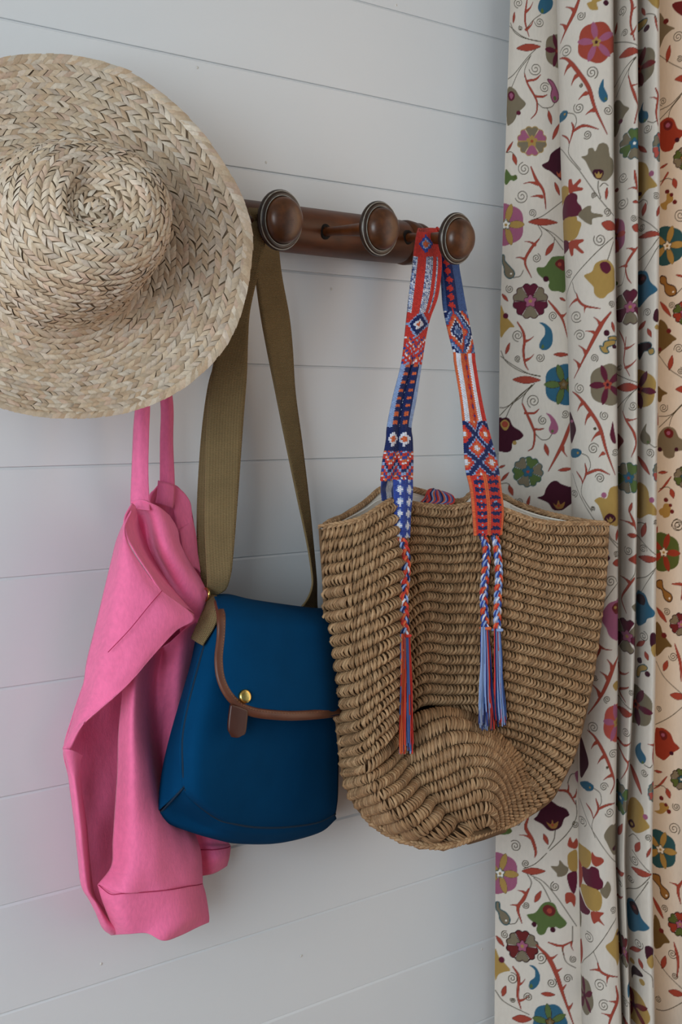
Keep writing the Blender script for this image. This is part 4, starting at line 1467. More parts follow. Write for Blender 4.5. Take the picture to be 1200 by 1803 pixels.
class Cloth:
    def __init__(self, cols, ds, dz):
        ctrl = V([[np.concatenate([c[0], [c[1]]])] for c in cols])[:, 0]       # (ncol, 8)
        n0 = 40 * len(cols)
        fine = cr(np.arange(len(cols)), ctrl, np.linspace(0, len(cols) - 1, n0))
        mid = PX(fine[:, 3], np.full(n0, 900.0), fine[:, 7])
        s = np.concatenate([[0], np.cumsum(np.linalg.norm(np.diff(mid, axis=0), axis=1))])
        self.S = np.linspace(0, s[-1], int(s[-1] / ds))
        c = np.stack([np.interp(self.S, s, fine[:, j]) for j in range(8)], 1)
        zd = np.arange(ZBOT, ZTOP, dz)
        self.Z = np.concatenate([[.03], np.arange(.06, ZBOT, .0026), zd, np.arange(ZTOP + .001, 2.58, .0026), [2.585]])
        nz, ns = len(self.Z), len(self.S)
        X = np.broadcast_to(c[None, :, 7], (nz, ns)).copy()
        py = np.full((nz, ns), 900.0)
        for _ in range(3):
            yy = np.clip(py, -60, 1863)
            px = np.zeros((nz, ns))
            # smooth interpolation of the column's pixel position over height
            for j in range(ns):
                px[:, j] = np.interp(yy[:, j], YL, c[j, :7])
            r = ray(px, py)
            t = (X - CAM[0]) / r[..., 0]
            Y = CAM[1] + r[..., 1] * t
            q = np.stack([X, Y, np.broadcast_to(self.Z[:, None], (nz, ns))], 2)
            _, py = proj(q)
        # settle into smooth vertical lines
        for _ in range(12):
            k = np.ones(41) / 41
            break
        self.Q = q
        Ys = q[..., 1]
        kk = 61
        pad = np.pad(Ys, ((kk // 2, kk // 2), (0, 0)), 'edge')
        cs = np.cumsum(np.concatenate([np.zeros((1, ns)), pad]), 0)
        q[..., 1] = (cs[kk:] - cs[:-kk]) / kk
        self.px, self.py = proj(q)
        self.col = np.broadcast_to(CREAM, (nz, ns, 3)).copy()

    def toSZ(self, pts, lo, hi):
        """photo pixels on the fold seen between boundary columns lo..hi -> cloth coordinates"""
        out = []
        for x, y in pts:
            i = int(np.clip(np.argmin(np.abs(self.py[:, (lo + hi) // 2] - y)), 0, len(self.Z) - 1))
            row = self.px[i, lo:hi]
            s = np.interp(x, row, self.S[lo:hi])
            if x < row[0]:
                s = self.S[lo] - (row[0] - x) * .001
            if x > row[-1]:
                s = self.S[hi - 1] + (x - row[-1]) * .001
            out.append((s, np.interp(-y, -self.py[:, (lo + hi) // 2][::-1], self.Z[::-1]) if False else self.Z[i] + (self.py[i, (lo + hi) // 2] - y) * .00085))
        return V(out)

    def _win(self, a, pad):
        s0, s1 = np.searchsorted(self.S, [a[:, 0].min() - pad, a[:, 0].max() + pad])
        z0, z1 = np.searchsorted(self.Z, [a[:, 1].min() - pad, a[:, 1].max() + pad])
        return z0, z1, s0, s1

    def fill(self, a, color, soft=.0006):
        z0, z1, s0, s1 = self._win(a, .002)
        if z1 <= z0 or s1 <= s0:
            return
        gz, gs = np.meshgrid(self.Z[z0:z1], self.S[s0:s1], indexing='ij')
        ins = np.zeros(gz.shape, bool)
        dist = np.full(gz.shape, 1e9)
        b = np.roll(a, -1, 0)
        for (x1, y1), (x2, y2) in zip(a, b):
            cond = (y1 > gz) != (y2 > gz)
            if y1 != y2:
                xi = (x2 - x1) * (gz - y1) / (y2 - y1) + x1
                ins ^= cond & (gs < xi)
            L2 = (x2 - x1) ** 2 + (y2 - y1) ** 2 + 1e-18
            t = np.clip(((gs - x1) * (x2 - x1) + (gz - y1) * (y2 - y1)) / L2, 0, 1)
            dist = np.minimum(dist, (gs - x1 - t * (x2 - x1)) ** 2 + (gz - y1 - t * (y2 - y1)) ** 2)
        sd = np.sqrt(dist) * np.where(ins, 1, -1)
        al = np.clip(sd / soft + .5, 0, 1)[..., None]
        w = self.col[z0:z1, s0:s1]
        w[:] = w * (1 - al) + np.asarray(color) * al

    def stroke(self, a, wid, color, soft=.0006):
        wid = np.broadcast_to(np.asarray(wid, float), (len(a),))
        z0, z1, s0, s1 = self._win(a, wid.max() + .002)
        if z1 <= z0 or s1 <= s0:
            return
        gz, gs = np.meshgrid(self.Z[z0:z1], self.S[s0:s1], indexing='ij')
        sd = np.full(gz.shape, -1e9)
        for i in range(len(a) - 1):
            (x1, y1), (x2, y2) = a[i], a[i + 1]
            L2 = (x2 - x1) ** 2 + (y2 - y1) ** 2 + 1e-18
            t = np.clip(((gs - x1) * (x2 - x1) + (gz - y1) * (y2 - y1)) / L2, 0, 1)
            d = np.sqrt((gs - x1 - t * (x2 - x1)) ** 2 + (gz - y1 - t * (y2 - y1)) ** 2)
            sd = np.maximum(sd, (wid[i] + (wid[i + 1] - wid[i]) * t) * .5 - d)
        al = np.clip(sd / soft + .5, 0, 1)[..., None]
        w = self.col[z0:z1, s0:s1]
        w[:] = w * (1 - al) + np.asarray(color) * al


C1 = Cloth(cols1, .00105, .00115)
C2 = Cloth(cols2, .0012, .00115)


def _bounds(C, cols, i, j):
    n = len(C.S)
    ctrl_s = []
    return i, j


def fold_ranges():
    """column index ranges of the faces one can see on the first curtain"""
    px = C1.px[int(np.argmin(np.abs(C1.py[:, 0] - 900)))]
    d = np.diff(px) > 0
    runs, st = [], None
    for i, v in enumerate(d):
        if v and st is None:
            st = i
        if (not v) and st is not None:
            if i - st > 14:
                runs.append((st, i + 1))
            st = None
    if st is not None and len(d) - st > 14:
        runs.append((st, len(d) + 1))
    return runs


RUNS = fold_ranges()
ZS = 3.5294
COLS = {k: V(hx(h)) for k, h in dict(r='b5462f', l='54472f', t='887a60', m='bd953f', p='6b2038', q='4c1a2c', k='b25f83', b='2f6c8a', g='5f7639', d='7a2626', w='efe9de',
                                     o='c0552e', R='a8381c', T='2f6068', n='7b6030', G='5c6b2c', y='a8742a', c='c8503f', x='38161e').items()}
for k_, v_ in COLS.items():          # the dyes are a little dulled
    if k_ != 'w':
        g_ = v_ @ V([.3, .6, .1])
        COLS[k_] = (v_ * .86 + g_ * .14) * .86
BOUND = [E2, E3, E4, E5]


def where(px, py):
    b = [np.interp(py, YL, e) for e in BOUND]
    return int(np.searchsorted(b, px))


class Ctx:
    k = 0


def zpx(k, pts):
    a = np.asarray(pts, float).reshape(-1, 2)
    return np.stack([860 + a[:, 0] / ZS, 300 * k + a[:, 1] / ZS], 1)


def cloth_for(k, pts, fold=None):
    a = zpx(k, pts)
    f = where(*a.mean(0)) if fold is None else fold
    if f >= 4:
        return C2, C2.toSZ(a, 2, len(C2.S)), f
    lo, hi = RUNS[min(f, len(RUNS) - 1)]
    return C1, C1.toSZ(a, lo, hi), f


def smooth(pts, n=8, closed=True):
    p = np.asarray(pts, float)
    if closed:
        q = np.concatenate([p[-2:], p, p[:3]])
        return cr(np.arange(len(q)), q, np.linspace(2, len(p) + 2, len(p) * n, endpoint=False))
    return cr(np.arange(len(p)), p, np.linspace(0, len(p) - 1, (len(p) - 1) * n + 1))


UNIT = .00085 / ZS * 1.05


def bl(pts, c, k=None, out=None, fold=None, n=4):
    k = Ctx.k if k is None else k
    C, a, _ = cloth_for(k, smooth(pts, n), fold)
    if out:
        C.stroke(np.concatenate([a, a[:1]]), 8 * UNIT, COLS[out])
    C.fill(a, COLS[c])
    if out:
        C.stroke(np.concatenate([a, a[:1]]), 5 * UNIT, COLS[out])


def dot(x, y, r, c):
    t = np.linspace(0, 2 * math.pi, 9)[:-1]
    bl(np.stack([x + r * np.cos(t), y + r * 1.05 * np.sin(t)], 1), c, n=2)


def st(pts, w=4.8, c='l', fold=None):
    C, a, _ = cloth_for(Ctx.k, smooth(pts, 6, False), fold)
    C.stroke(a, w * UNIT, COLS[c])


def lf(x0, y0, x1, y1, w, c='r', fold=None):
    u = V([x1 - x0, y1 - y0], ) * 1.0
    L = np.hypot(*u)
    n = V([-u[1], u[0]]) / L
    t = V([0, .18, .4, .62, .84, 1])
    h = V([0, .62, 1, .92, .5, 0]) * w
    p0 = V([x0, y0])
    a = [p0 + u * tt + n * hh for tt, hh in zip(t, h)]
    b = [p0 + u * tt - n * hh for tt, hh in zip(t[::-1][1:-1], h[::-1][1:-1])]
    C, q, _ = cloth_for(Ctx.k, smooth(V(a + b), 3), fold)
    C.fill(q, COLS[c])
    C.stroke(np.concatenate([q, q[:1]]), 2.6 * UNIT, COLS['d'])


def sp(x, y, r, a0=None, turns=1.9, dr=None, fold=None):
    rr = np.random.default_rng(int(x * 7 + y))
    a0 = rr.uniform(0, 6.28) if a0 is None else math.radians(a0)
    dr = rr.choice([-1, 1]) if dr is None else dr
    t = np.linspace(0, 1, 34)
    a = a0 + dr * t * turns * 2 * math.pi
    R_ = r * (1 - .86 * t)
    p = np.stack([x + R_ * np.cos(a), y + R_ * np.sin(a) * 1.05], 1)
    C, q, _ = cloth_for(Ctx.k, p, fold)
    C.stroke(q, 5.0 * UNIT, COLS['l'])


def th(pts, w, spurs=(), c='r', w0=None, fold=None):
    p = smooth(pts, 8, False)
    n = len(p)
    t = np.linspace(0, 1, n)
    wid = np.interp(t, [0, .3, .65, 1], [w * .35 if w0 is None else w0, w, w * .8, 2.5])
    C, a, f = cloth_for(Ctx.k, p, fold)
    C.stroke(a, (wid + 3.5) * UNIT, COLS['d'])
    for (bx, by, tx, ty) in spurs:
        d = V([tx - bx, ty - by], )
        L = np.hypot(*d)
        nn = V([-d[1], d[0]]) / L
        b0 = V([bx, by])
        m = b0 + d * .5 + nn * L * .10
        tri = V([b0 + nn * w * .55, m + nn * w * .2, V([tx, ty]), m - nn * w * .25, b0 - nn * w * .55])
        C2_, q, _ = cloth_for(Ctx.k, smooth(tri, 3), f)
        C2_.stroke(np.concatenate([q, q[:1]]), 2.4 * UNIT, COLS['d'])
        C2_.fill(q, COLS[c])
    C.stroke(a, wid * UNIT, COLS[c])


def br_(*parts, w=13):
    for pts in parts:
        th(pts, w)


def rs(x, y, R, A, B, c1, c2, out, rx=1.0, rot=90, fold=None):
    t = np.linspace(-1, 1, 13)
    polys = []
    for i in range(6):
        a = math.radians(rot + i * 60)
        ang = a + t * math.radians(28)
        rad = R * (1 - .13 * np.exp(-(t / .25) ** 2) - .22 * np.clip(np.abs(t) - .6, 0, 1) ** 1.0)
        p = np.stack([x + rx * rad * np.cos(ang), y - rad * np.sin(ang)], 1)
        p = np.concatenate([p, [[x, y]]])
        C, q, f = cloth_for(Ctx.k, p, where(*zpx(Ctx.k, [(x, y)])[0]) if fold is None else fold)
        polys.append((C, q, i))
    for C, q, i in polys:
        C.stroke(np.concatenate([q[:-1], q[:1]]), 8 * UNIT, COLS[out])
    for C, q, i in polys:
        C.fill(q, COLS[A if i % 2 == 0 else B])
        C.stroke(np.concatenate([q, q[:1]]), 2.6 * UNIT, COLS[out])
    star(x, y, R * .36, c1, out, rx, 5, fold=polys[0][0] and (where(*zpx(Ctx.k, [(x, y)])[0]) if fold is None else fold))
    star(x, y, R * .12, c2, None, rx, 5, fold=where(*zpx(Ctx.k, [(x, y)])[0]) if fold is None else fold)


def star(x, y, R, c, out, rx=1.0, n=5, fold=None):
    a = np.linspace(0, 2 * math.pi, 40, endpoint=False)
    rad = R * (.82 + .18 * np.cos(n * a))
    p = np.stack([x + rx * rad * np.cos(a + 1.57), y - rad * np.sin(a + 1.57)], 1)
    C, q, _ = cloth_for(Ctx.k, p, fold)
    if out:
        C.stroke(np.concatenate([q, q[:1]]), 7 * UNIT, COLS[out])
    C.fill(q, COLS[c])


def fl(x, y, rx, ry, disc, pet, c1, c2, out=None, n=5, rot=0, fold=None):
    f = where(*zpx(Ctx.k, [(x, y)])[0]) if fold is None else fold
    a = np.linspace(0, 2 * math.pi, 60, endpoint=False)
    rad = .955 + .045 * np.cos(5 * (a - math.radians(rot) - .63))
    C, q, _ = cloth_for(Ctx.k, np.stack([x + rx * rad * np.cos(a), y - ry * rad * np.sin(a)], 1), f)
    C.fill(q, COLS[disc])
    for i in range(n):
        g = math.radians(rot) + i * 2 * math.pi / n
        t = V([.12, .3, .55, .78, .93, .97])
        h = V([.05, .12, .165, .13, .05, 0])
        u = V([math.cos(g), math.sin(g)])
        v_ = V([-u[1], u[0]])
        pts = [u * tt + v_ * hh for tt, hh in zip(t, h)] + [u * tt - v_ * hh for tt, hh in zip(t[::-1][1:], h[::-1][1:])]
        pts = V([(x + rx * p[0], y - ry * p[1]) for p in pts])
        C, q, _ = cloth_for(Ctx.k, smooth(pts, 3), f)
        if out:
            C.stroke(np.concatenate([q, q[:1]]), 4 * UNIT, COLS[out])
        C.fill(q, COLS[pet])
    star(x, y, ry * .25, c1, out, rx / ry, 5, f)
    star(x, y, ry * .10, c2, None, rx / ry, 5, f)


# -- the print, piece by piece down the cloth (six bands of the repeat)
Ctx.k = 0
sp(185, 25, 30); th([(242, -20), (230, 60), (225, 130), (235, 180), (250, 230)], 14, [(228, 80, 275, 15), (230, 190, 280, 125)])
bl([(330, -10), (395, -10), (392, 40), (362, 75), (335, 88), (312, 70), (306, 40)], 'b'); bl([(322, 70), (332, 50), (342, 70), (332, 84)], 'g')
st([(325, 90), (280, 125), (235, 180)]); sp(315, 140, 30); sp(197, 180, 14); lf(152, 150, 160, 80, 7)
st([(135, 150), (160, 205), (220, 240), (325, 260)]); st([(130, 170), (200, 225), (260, 250), (325, 260)]); lf(172, 305, 322, 290, 22)
fl(425, 305, 78, 112, 't', 'p', 'd', 'r', rot=180, fold=0)
st([(290, 310), (240, 360), (160, 460), (120, 495)]); st([(255, 355), (190, 440), (140, 550)]); st([(262, 345), (225, 430), (222, 480)]); sp(290, 430, 40)
th([(222, 460), (240, 520), (280, 590), (300, 640), (295, 700), (262, 740)], 13); th([(235, 505), (290, 495), (322, 465)], 11, w0=10); th([(285, 598), (330, 602), (362, 588)], 11, w0=10)
sp(348, 545, 32); bl([(365, 492), (395, 500), (420, 540), (435, 590), (420, 625), (400, 628), (385, 590), (392, 540)], 'k', out='p'); bl([(400, 600), (412, 590), (420, 605), (410, 620)], 'g')
st([(300, 640), (340, 670), (390, 660), (410, 630)]); st([(360, 670), (372, 690)]); lf(370, 685, 390, 770, 12)
bl([(115, 560), (160, 555), (190, 600), (230, 645), (205, 680), (180, 700), (165, 740), (140, 770), (112, 765)], 't'); bl([(120, 585), (140, 568), (160, 585), (158, 615), (138, 630), (122, 615)], 'p'); bl([(128, 592), (140, 580), (152, 595), (140, 618)], 'k'); dot(185, 703, 14, 'p')
rs(268, 878, 92, 't', 'k', 'm', 'r', 'm'); lf(108, 950, 150, 880, 7); lf(150, 955, 172, 1025, 13); st([(108, 950), (140, 945), (165, 970)]); lf(395, 865, 438, 760, 11)
bl([(330, 1025), (370, 1000), (385, 955), (430, 915), (455, 915), (458, 1105), (420, 1092), (380, 1062), (350, 1050)], 'q', fold=0); bl([(420, 1060), (435, 1075), (450, 1050), (455, 1095), (430, 1090)], 'o', fold=0); sp(220, 1050, 40)
th([(572, -20), (530, 80), (490, 150), (445, 240)], 22, [(535, 75, 475, 28), (480, 160, 440, 118)])
bl([(610, 40), (640, 30), (650, -5), (730, -5), (700, 30), (670, 45), (680, 85), (650, 88), (625, 75)], 'm'); dot(728, 45, 17, 'q'); sp(572, 110, 28)
fl(668, 285, 122, 132, 'r', 'k', 'm', 'q', rot=100); sp(480, 305, 38)
th([(440, 330), (490, 360), (560, 460), (620, 560), (660, 690), (735, 850)], 24, [(505, 395, 468, 450), (550, 470, 512, 528), (612, 590, 555, 627), (657, 700, 602, 724)], w0=3)
sp(640, 470, 40); sp(572, 540, 12); sp(560, 675, 35); bl([(712, 512), (715, 560), (738, 610), (735, 645), (710, 655), (688, 630), (680, 590), (692, 545)], 'b'); bl([(718, 640), (726, 622), (736, 640)], 'g'); sp(740, 705, 30)
bl([(438, 680), (465, 668), (490, 680), (485, 710), (465, 728), (438, 722)], 'b', fold=1); dot(472, 692, 7, 'm'); st([(490, 690), (530, 710), (545, 750), (535, 790)])
th([(515, 757), (525, 800), (500, 885)], 13); th([(455, 815), (490, 850), (500, 885)], 10); th([(522, 812), (590, 790), (680, 820)], 14, w0=13); sp(612, 848, 27)
st([(500, 885), (495, 940), (520, 990), (570, 1059)]); st([(440, 880), (500, 980), (560, 1059), (620, 1150), (690, 1250), (775, 1350)])
bl([(575, 980), (612, 972), (618, 938), (645, 932), (662, 955), (682, 915), (715, 905), (742, 925), (752, 985), (772, 1010), (772, 1085), (735, 1135), (700, 1138), (655, 1110), (625, 1062), (600, 1010)], 't', fold=1)
bl([(650, 1070), (680, 1065), (712, 1075), (712, 1100), (690, 1130), (660, 1120), (645, 1095)], 'q'); bl([(658, 1085), (672, 1098), (682, 1080), (692, 1098), (706, 1086), (695, 1118), (670, 1118)], 'm')
sp(828, 70, 28); th([(862, -20), (890, 60), (880, 170), (905, 280)], 16, [(885, 90, 918, 72), (885, 240, 918, 185)]); st([(780, 230), (860, 280), (922, 310)]); lf(808, 345, 940, 345, 26, fold=2); lf(785, 180, 797, 115, 7); sp(845, 215, 22)
st([(915, 380), (840, 440), (780, 510)]); st([(905, 395), (835, 500), (790, 580)]); st([(915, 385), (875, 440), (865, 500)]); th([(868, 490), (885, 560), (915, 640), (926, 690), (905, 790)], 14, [(880, 555, 926, 545)])
bl([(778, 620), (810, 610), (840, 660), (872, 690), (845, 720), (820, 760), (800, 810), (776, 810)], 't', fold=2); dot(818, 748, 14, 'p'); rs(905, 912, 95, 'g', 't', 'b', 'w', 'T', fold=2)
bl([(920, 115), (960, 110), (985, 125), (975, 150), (940, 160), (920, 160)], 'm', fold=3, out='T'); dot(980, 180, 19, 'q'); bl([(985, -5), (1054, -5), (1054, 80), (1020, 60), (1000, 30)], 'm', fold=3); lf(950, 30, 972, 95, 9); st([(975, 90), (1030, 120), (1045, 160)]); th([(1030, 130), (1050, 220)], 8)
fl(928, 400, 113, 126, 't', 'd', 'r', 'q', rot=-5, fold=3); bl([(960, 625), (955, 670), (985, 700), (990, 740), (965, 755), (935, 735), (930, 690), (945, 650)], 'b', fold=3); bl([(960, 752), (968, 732), (978, 748)], 'g'); st([(985, 760), (1020, 780), (1045, 770)]); sp(985, 805, 27)
th([(1035, 570), (1052, 620), (1040, 720), (1052, 800)], 11, [(1048, 640, 998, 620)]); rs(1066, 930, 90, 'c', 't', 'b', 'w', 'T', rx=.55, fold=3); lf(926, 880, 982, 950, 12)
bl([(922, 1000), (965, 1005), (990, 1050), (1000, 1100), (1045, 1165), (1030, 1180), (985, 1185), (940, 1220), (922, 1215)], 'm', fold=3)
bl([(1056, 30), (1085, 60), (1105, 110), (1155, 145), (1130, 155), (1090, 185), (1056, 240)], 't', fold=4); dot(1100, 88, 17, 'd'); bl([(1140, -10), (1215, -10), (1215, 80), (1160, 40)], 'd'); sp(1175, 205, 35); lf(1105, 350, 1125, 245, 14); st([(1060, 290), (1130, 360), (1205, 410)]); sp(1185, 345, 20); lf(1155, 468, 1265, 468, 22)
sp(1082, 590, 25); st([(1060, 640), (1130, 620), (1205, 555)]); st([(1060, 700), (1120, 650), (1200, 565)]); st([(1190, 580), (1130, 650), (1115, 705)])
bl([(1060, 735), (1085, 705), (1120, 700), (1150, 720), (1175, 780), (1225, 800), (1190, 840), (1155, 870), (1140, 905), (1105, 915), (1075, 900), (1060, 850)], 'R', fold=4); bl([(1085, 730), (1110, 715), (1140, 735), (1135, 770), (1110, 780), (1090, 765)], 'd'); dot(1112, 748, 14, 'k'); dot(1170, 850, 15, 'q'); rs(1215, 970, 70, 't', 'G', 'y', 'd', 'x', fold=4); lf(1060, 1012, 1112, 990, 7)

Ctx.k = 1
bl([(105, -5), (125, 10), (140, 30), (165, 30), (178, 50), (155, 65), (135, 60), (110, 90), (98, 70)], 'g'); dot(165, 40, 12, 'G'); sp(205, 160, 42)
th([(262, -20), (295, 60), (340, 130), (355, 240)], 20, [(305, 85, 215, 82), (335, 165, 258, 166)]); sp(270, 265, 25); st([(265, 310), (340, 280), (440, 200), (462, 178)]); lf(245, 320, 428, 322, 21)
st([(305, 340), (330, 390), (310, 430)]); st([(320, 345), (390, 400), (462, 490)]); st([(330, 355), (400, 390), (462, 440)]); th([(312, 428), (260, 490), (225, 570), (265, 665)], 17, [(290, 465, 222, 440), (230, 555, 165, 540)]); sp(295, 545, 28); lf(352, 530, 405, 448, 15); st([(405, 448), (410, 415)])
fl(106, 335, 118, 137, 'k', 'm', 'w', 'm', out='n', rot=0, fold=0); star(106, 335, 27, 'w', 'T', 1, 5, 0); dot(106, 337, 9, 'm'); lf(410, 70, 440, 150, 11)
bl([(85, 525), (97, 530), (100, 560), (130, 595), (158, 630), (152, 660), (125, 668), (100, 645), (95, 600), (85, 570)], 't', out='T'); dot(138, 640, 6, 'w'); st([(155, 665), (195, 655), (215, 620)])
bl([(298, 605), (345, 600), (375, 560), (400, 535), (460, 530), (476, 530), (476, 740), (430, 750), (390, 748), (370, 720), (375, 690), (335, 670), (305, 640)], 'g', fold=0); bl([(415, 570), (440, 550), (468, 558), (468, 620), (440, 610), (415, 590)], 'd', fold=0); dot(440, 582, 12, 'r'); dot(355, 675, 18, 'q')
sp(130, 735, 25); lf(82, 765, 120, 812, 10); rs(258, 812, 110, 'p', 't', 'k', 'm', 'q'); bl([(72, 840), (95, 880), (120, 920), (160, 970), (130, 975), (100, 1005), (72, 1030)], 'm'); dot(105, 902, 17, 'p')
th([(370, 810), (420, 870), (460, 930), (490, 1040)], 17, [(455, 905, 484, 880)], fold=0); sp(400, 905, 28); bl([(312, 945), (350, 952), (388, 988), (397, 1035), (393, 1080), (370, 1110), (337, 1118), (313, 1098), (322, 1060), (348, 1020), (345, 975)], 'b'); bl([(325, 1108), (334, 1080), (345, 1100)], 'g')
th([(178, 942), (212, 1000), (222, 1060), (215, 1120), (225, 1200), (245, 1240)], 16, [(222, 1062, 280, 1030), (228, 1180, 282, 1140)]); sp(180, 1025, 35); lf(440, 790, 476, 808, 8, fold=0)
bl([(450, 85), (480, 82), (500, 110), (490, 150), (465, 180), (450, 200)], 'm', fold=1); bl([(495, 55), (515, 50), (525, 85), (565, 55), (572, 75), (550, 100), (585, 115), (575, 130), (530, 130), (500, 135)], 'r'); bl([(462, 200), (480, 150), (520, 135), (550, 155), (550, 195), (575, 230), (575, 270), (540, 285), (462, 285)], 'p', fold=1)
bl([(555, 275), (600, 235), (635, 230), (640, 270), (700, 285), (705, 300), (645, 310), (640, 345), (610, 335), (580, 310)], 't'); bl([(463, 290), (540, 285), (550, 310), (575, 330), (565, 370), (545, 415), (510, 430), (475, 420), (463, 390)], 'm', fold=1); bl([(465, 415), (500, 440), (495, 480), (466, 495)], 'p', fold=1); bl([(500, 435), (580, 430), (588, 445), (555, 465), (590, 510), (575, 518), (530, 480), (525, 520), (508, 518)], 'r')
sp(655, 165, 18); st([(680, 80), (680, 130), (695, 185)]); st([(690, 115), (715, 92), (742, 108)]); lf(735, 120, 728, 195, 9); sp(735, 270, 25); lf(700, 340, 800, 368, 30, fold=1); sp(690, 440, 40)
st([(772, 425), (640, 545), (530, 660), (490, 740), (480, 790)]); st([(775, 450), (750, 530), (738, 565)]); sp(500, 630, 25)
bl([(592, 655), (640, 635), (660, 590), (700, 568), (745, 568), (777, 610), (781, 660), (780, 740), (740, 775), (715, 800), (680, 798), (655, 770), (650, 730), (615, 690)], 'm', fold=1); bl([(690, 590), (720, 575), (750, 590), (758, 625), (735, 650), (710, 640), (695, 620)], 'p')
st([(520, 690), (530, 740), (550, 775)]); th([(545, 765), (560, 810), (600, 845), (692, 865)], 15, [(547, 800, 498, 845), (602, 845, 594, 886)]); sp(545, 905, 38); sp(762, 835, 20)
th([(757, 888), (700, 962), (645, 1062), (600, 1150), (530, 1290)], 22, [(695, 968, 650, 915), (668, 1020, 600, 1000), (605, 1140, 555, 1085), (565, 1220, 524, 1170)]); sp(565, 1025, 35); lf(765, 945, 780, 1010, 9); dot(732, 1015, 19, 'q'); bl([(745, 1040), (790, 1035), (790, 1060), (750, 1062)], 'm', out='T')
sp(835, 45, 30); sp(830, 205, 36); th([(905, 20), (918, 100), (925, 155)], 13, [(920, 130, 860, 128)]); lf(893, 212, 932, 212, 9); fl(785, 390, 66, 116, 'k', 'c', 'p', 'm', rot=0, fold=2); sp(900, 310, 22); lf(890, 362, 955, 382, 26, fold=2)
th([(925, 488), (880, 545), (850, 600), (860, 670), (885, 710)], 18, [(905, 510, 850, 490), (858, 598, 805, 598)]); st([(850, 620), (830, 700), (800, 712)]); dot(790, 690, 13, 'g'); rs(878, 855, 108, 'p', 't', 'k', 'm', 'q', fold=2); th([(810, 990), (840, 1065), (845, 1120)], 14); dot(795, 105, 12, 'd')
dot(1010, 32, 17, 'k'); dot(938, 130, 13, 'q'); sp(1040, 175, 22); st([(930, 185), (960, 175), (985, 200), (980, 220)]); lf(955, 275, 975, 200, 14); lf(1045, 300, 1062, 230, 9); st([(930, 275), (1000, 340), (1062, 400)]); sp(952, 345, 22); lf(930, 402, 1075, 408, 19, fold=3)
st([(1062, 420), (1000, 500), (930, 545)]); st([(1060, 470), (1000, 570), (960, 625)]); bl([(924, 628), (960, 620), (985, 640), (1005, 700), (1048, 745), (1030, 770), (1000, 785), (970, 810), (930, 845), (924, 800)], 'b', fold=3); bl([(928, 640), (960, 640), (980, 665), (970, 690), (945, 705), (926, 690)], 'x', fold=3); dot(955, 668, 12, 'd')
sp(985, 885, 25); lf(930, 985, 975, 935, 13); lf(985, 985, 1010, 1040, 12); bl([(1030, 880), (1050, 868), (1060, 920), (1045, 950), (1020, 930)], 'q', fold=3); dot(1045, 980, 15, 'm')
th([(1112, -10), (1066, 60)], 12, w0=12); st([(1065, 35), (1110, 25), (1145, 40)]); lf(1148, 30, 1162, 95, 16); bl([(1066, 180), (1100, 165), (1105, 125), (1130, 120), (1145, 150), (1140, 175), (1110, 190), (1105, 220), (1080, 215)], 'm', fold=4); dot(1108, 108, 14, 'd'); dot(1135, 132, 12, 'd'); dot(1155, 180, 14, 'd'); sp(1190, 265, 40)
fl(1108, 450, 112, 130, 'T', 'm', 'w', 'm', rot=0, out='n', fold=4); star(1108, 450, 26, 'w', 'T', 1, 5, 4); dot(1108, 452, 8, 'm'); bl([(1068, 640), (1100, 650), (1108, 690), (1150, 710), (1165, 740), (1155, 765), (1120, 768), (1095, 740), (1090, 700), (1066, 680)], 'y', out='x', fold=4); dot(1145, 745, 6, 'w'); st([(1160, 765), (1205, 720)])
th([(1165, 640), (1215, 655)], 12); lf(1064, 800, 1132, 900, 13); sp(1135, 830, 22); rs(1215, 880, 72, 'R', 'G', 'k', 'm', 'x', fold=4); bl([(1056, 930), (1085, 925), (1110, 960), (1120, 1000), (1165, 1040), (1140, 1059), (1095, 1080), (1056, 1125)], 'n', fold=4); dot(1118, 990, 15, 'd')

Ctx.k = 2
lf(105, 82, 130, 10, 10); st([(75, 60), (110, 130), (200, 190), (320, 220)]); st([(75, 95), (150, 150), (250, 205), (320, 222)]); sp(180, 110, 20); sp(318, 105, 28); lf(402, 85, 498, 85, 13, fold=0); lf(148, 240, 322, 245, 23)
fl(465, 272, 124, 134, 'b', 'g', 'n', 't', rot=180, out='x', fold=0)
st([(285, 265), (200, 350), (110, 410), (68, 415)]); st([(270, 275), (180, 350), (68, 465)]); st([(240, 300), (150, 390), (105, 480)]); st([(265, 275), (215, 350), (208, 395)]); sp(278, 375, 42)
th([(208, 390), (230, 440), (270, 530), (285, 580), (275, 660), (245, 685)], 14); th([(225, 450), (280, 450), (312, 425)], 11, w0=11); th([(278, 548), (310, 552), (342, 546)], 10, w0=10); sp(335, 495, 28)
bl([(355, 450), (385, 460), (415, 495), (432, 540), (420, 575), (390, 580), (372, 550), (385, 510), (375, 475)], 'k'); dot(395, 562, 9, 'g'); st([(290, 580), (330, 615), (370, 610), (392, 580)]); lf(348, 640, 370, 715, 13)
bl([(60, 490), (85, 480), (125, 482), (150, 530), (195, 560), (215, 590), (190, 615), (150, 630), (140, 680), (110, 695), (80, 690), (58, 670)], 'q'); bl([(72, 512), (100, 490), (128, 512), (122, 540), (105, 558), (85, 545)], 'm'); bl([(80, 514), (100, 498), (120, 514), (112, 536), (90, 536)], 'r'); dot(160, 635, 13, 'm'); sp(475, 455, 25)
th([(508, 515), (460, 640), (370, 810)], 22, [(455, 655, 488, 722)], fold=0, w0=18); rs(243, 815, 95, 'g', 't', 'b', 'r', 'T', rot=70); lf(62, 792, 102, 775, 7); lf(75, 875, 125, 820, 9); st([(75, 890), (120, 890), (140, 920)]); lf(125, 900, 150, 965, 14); lf(430, 806, 522, 794, 11)
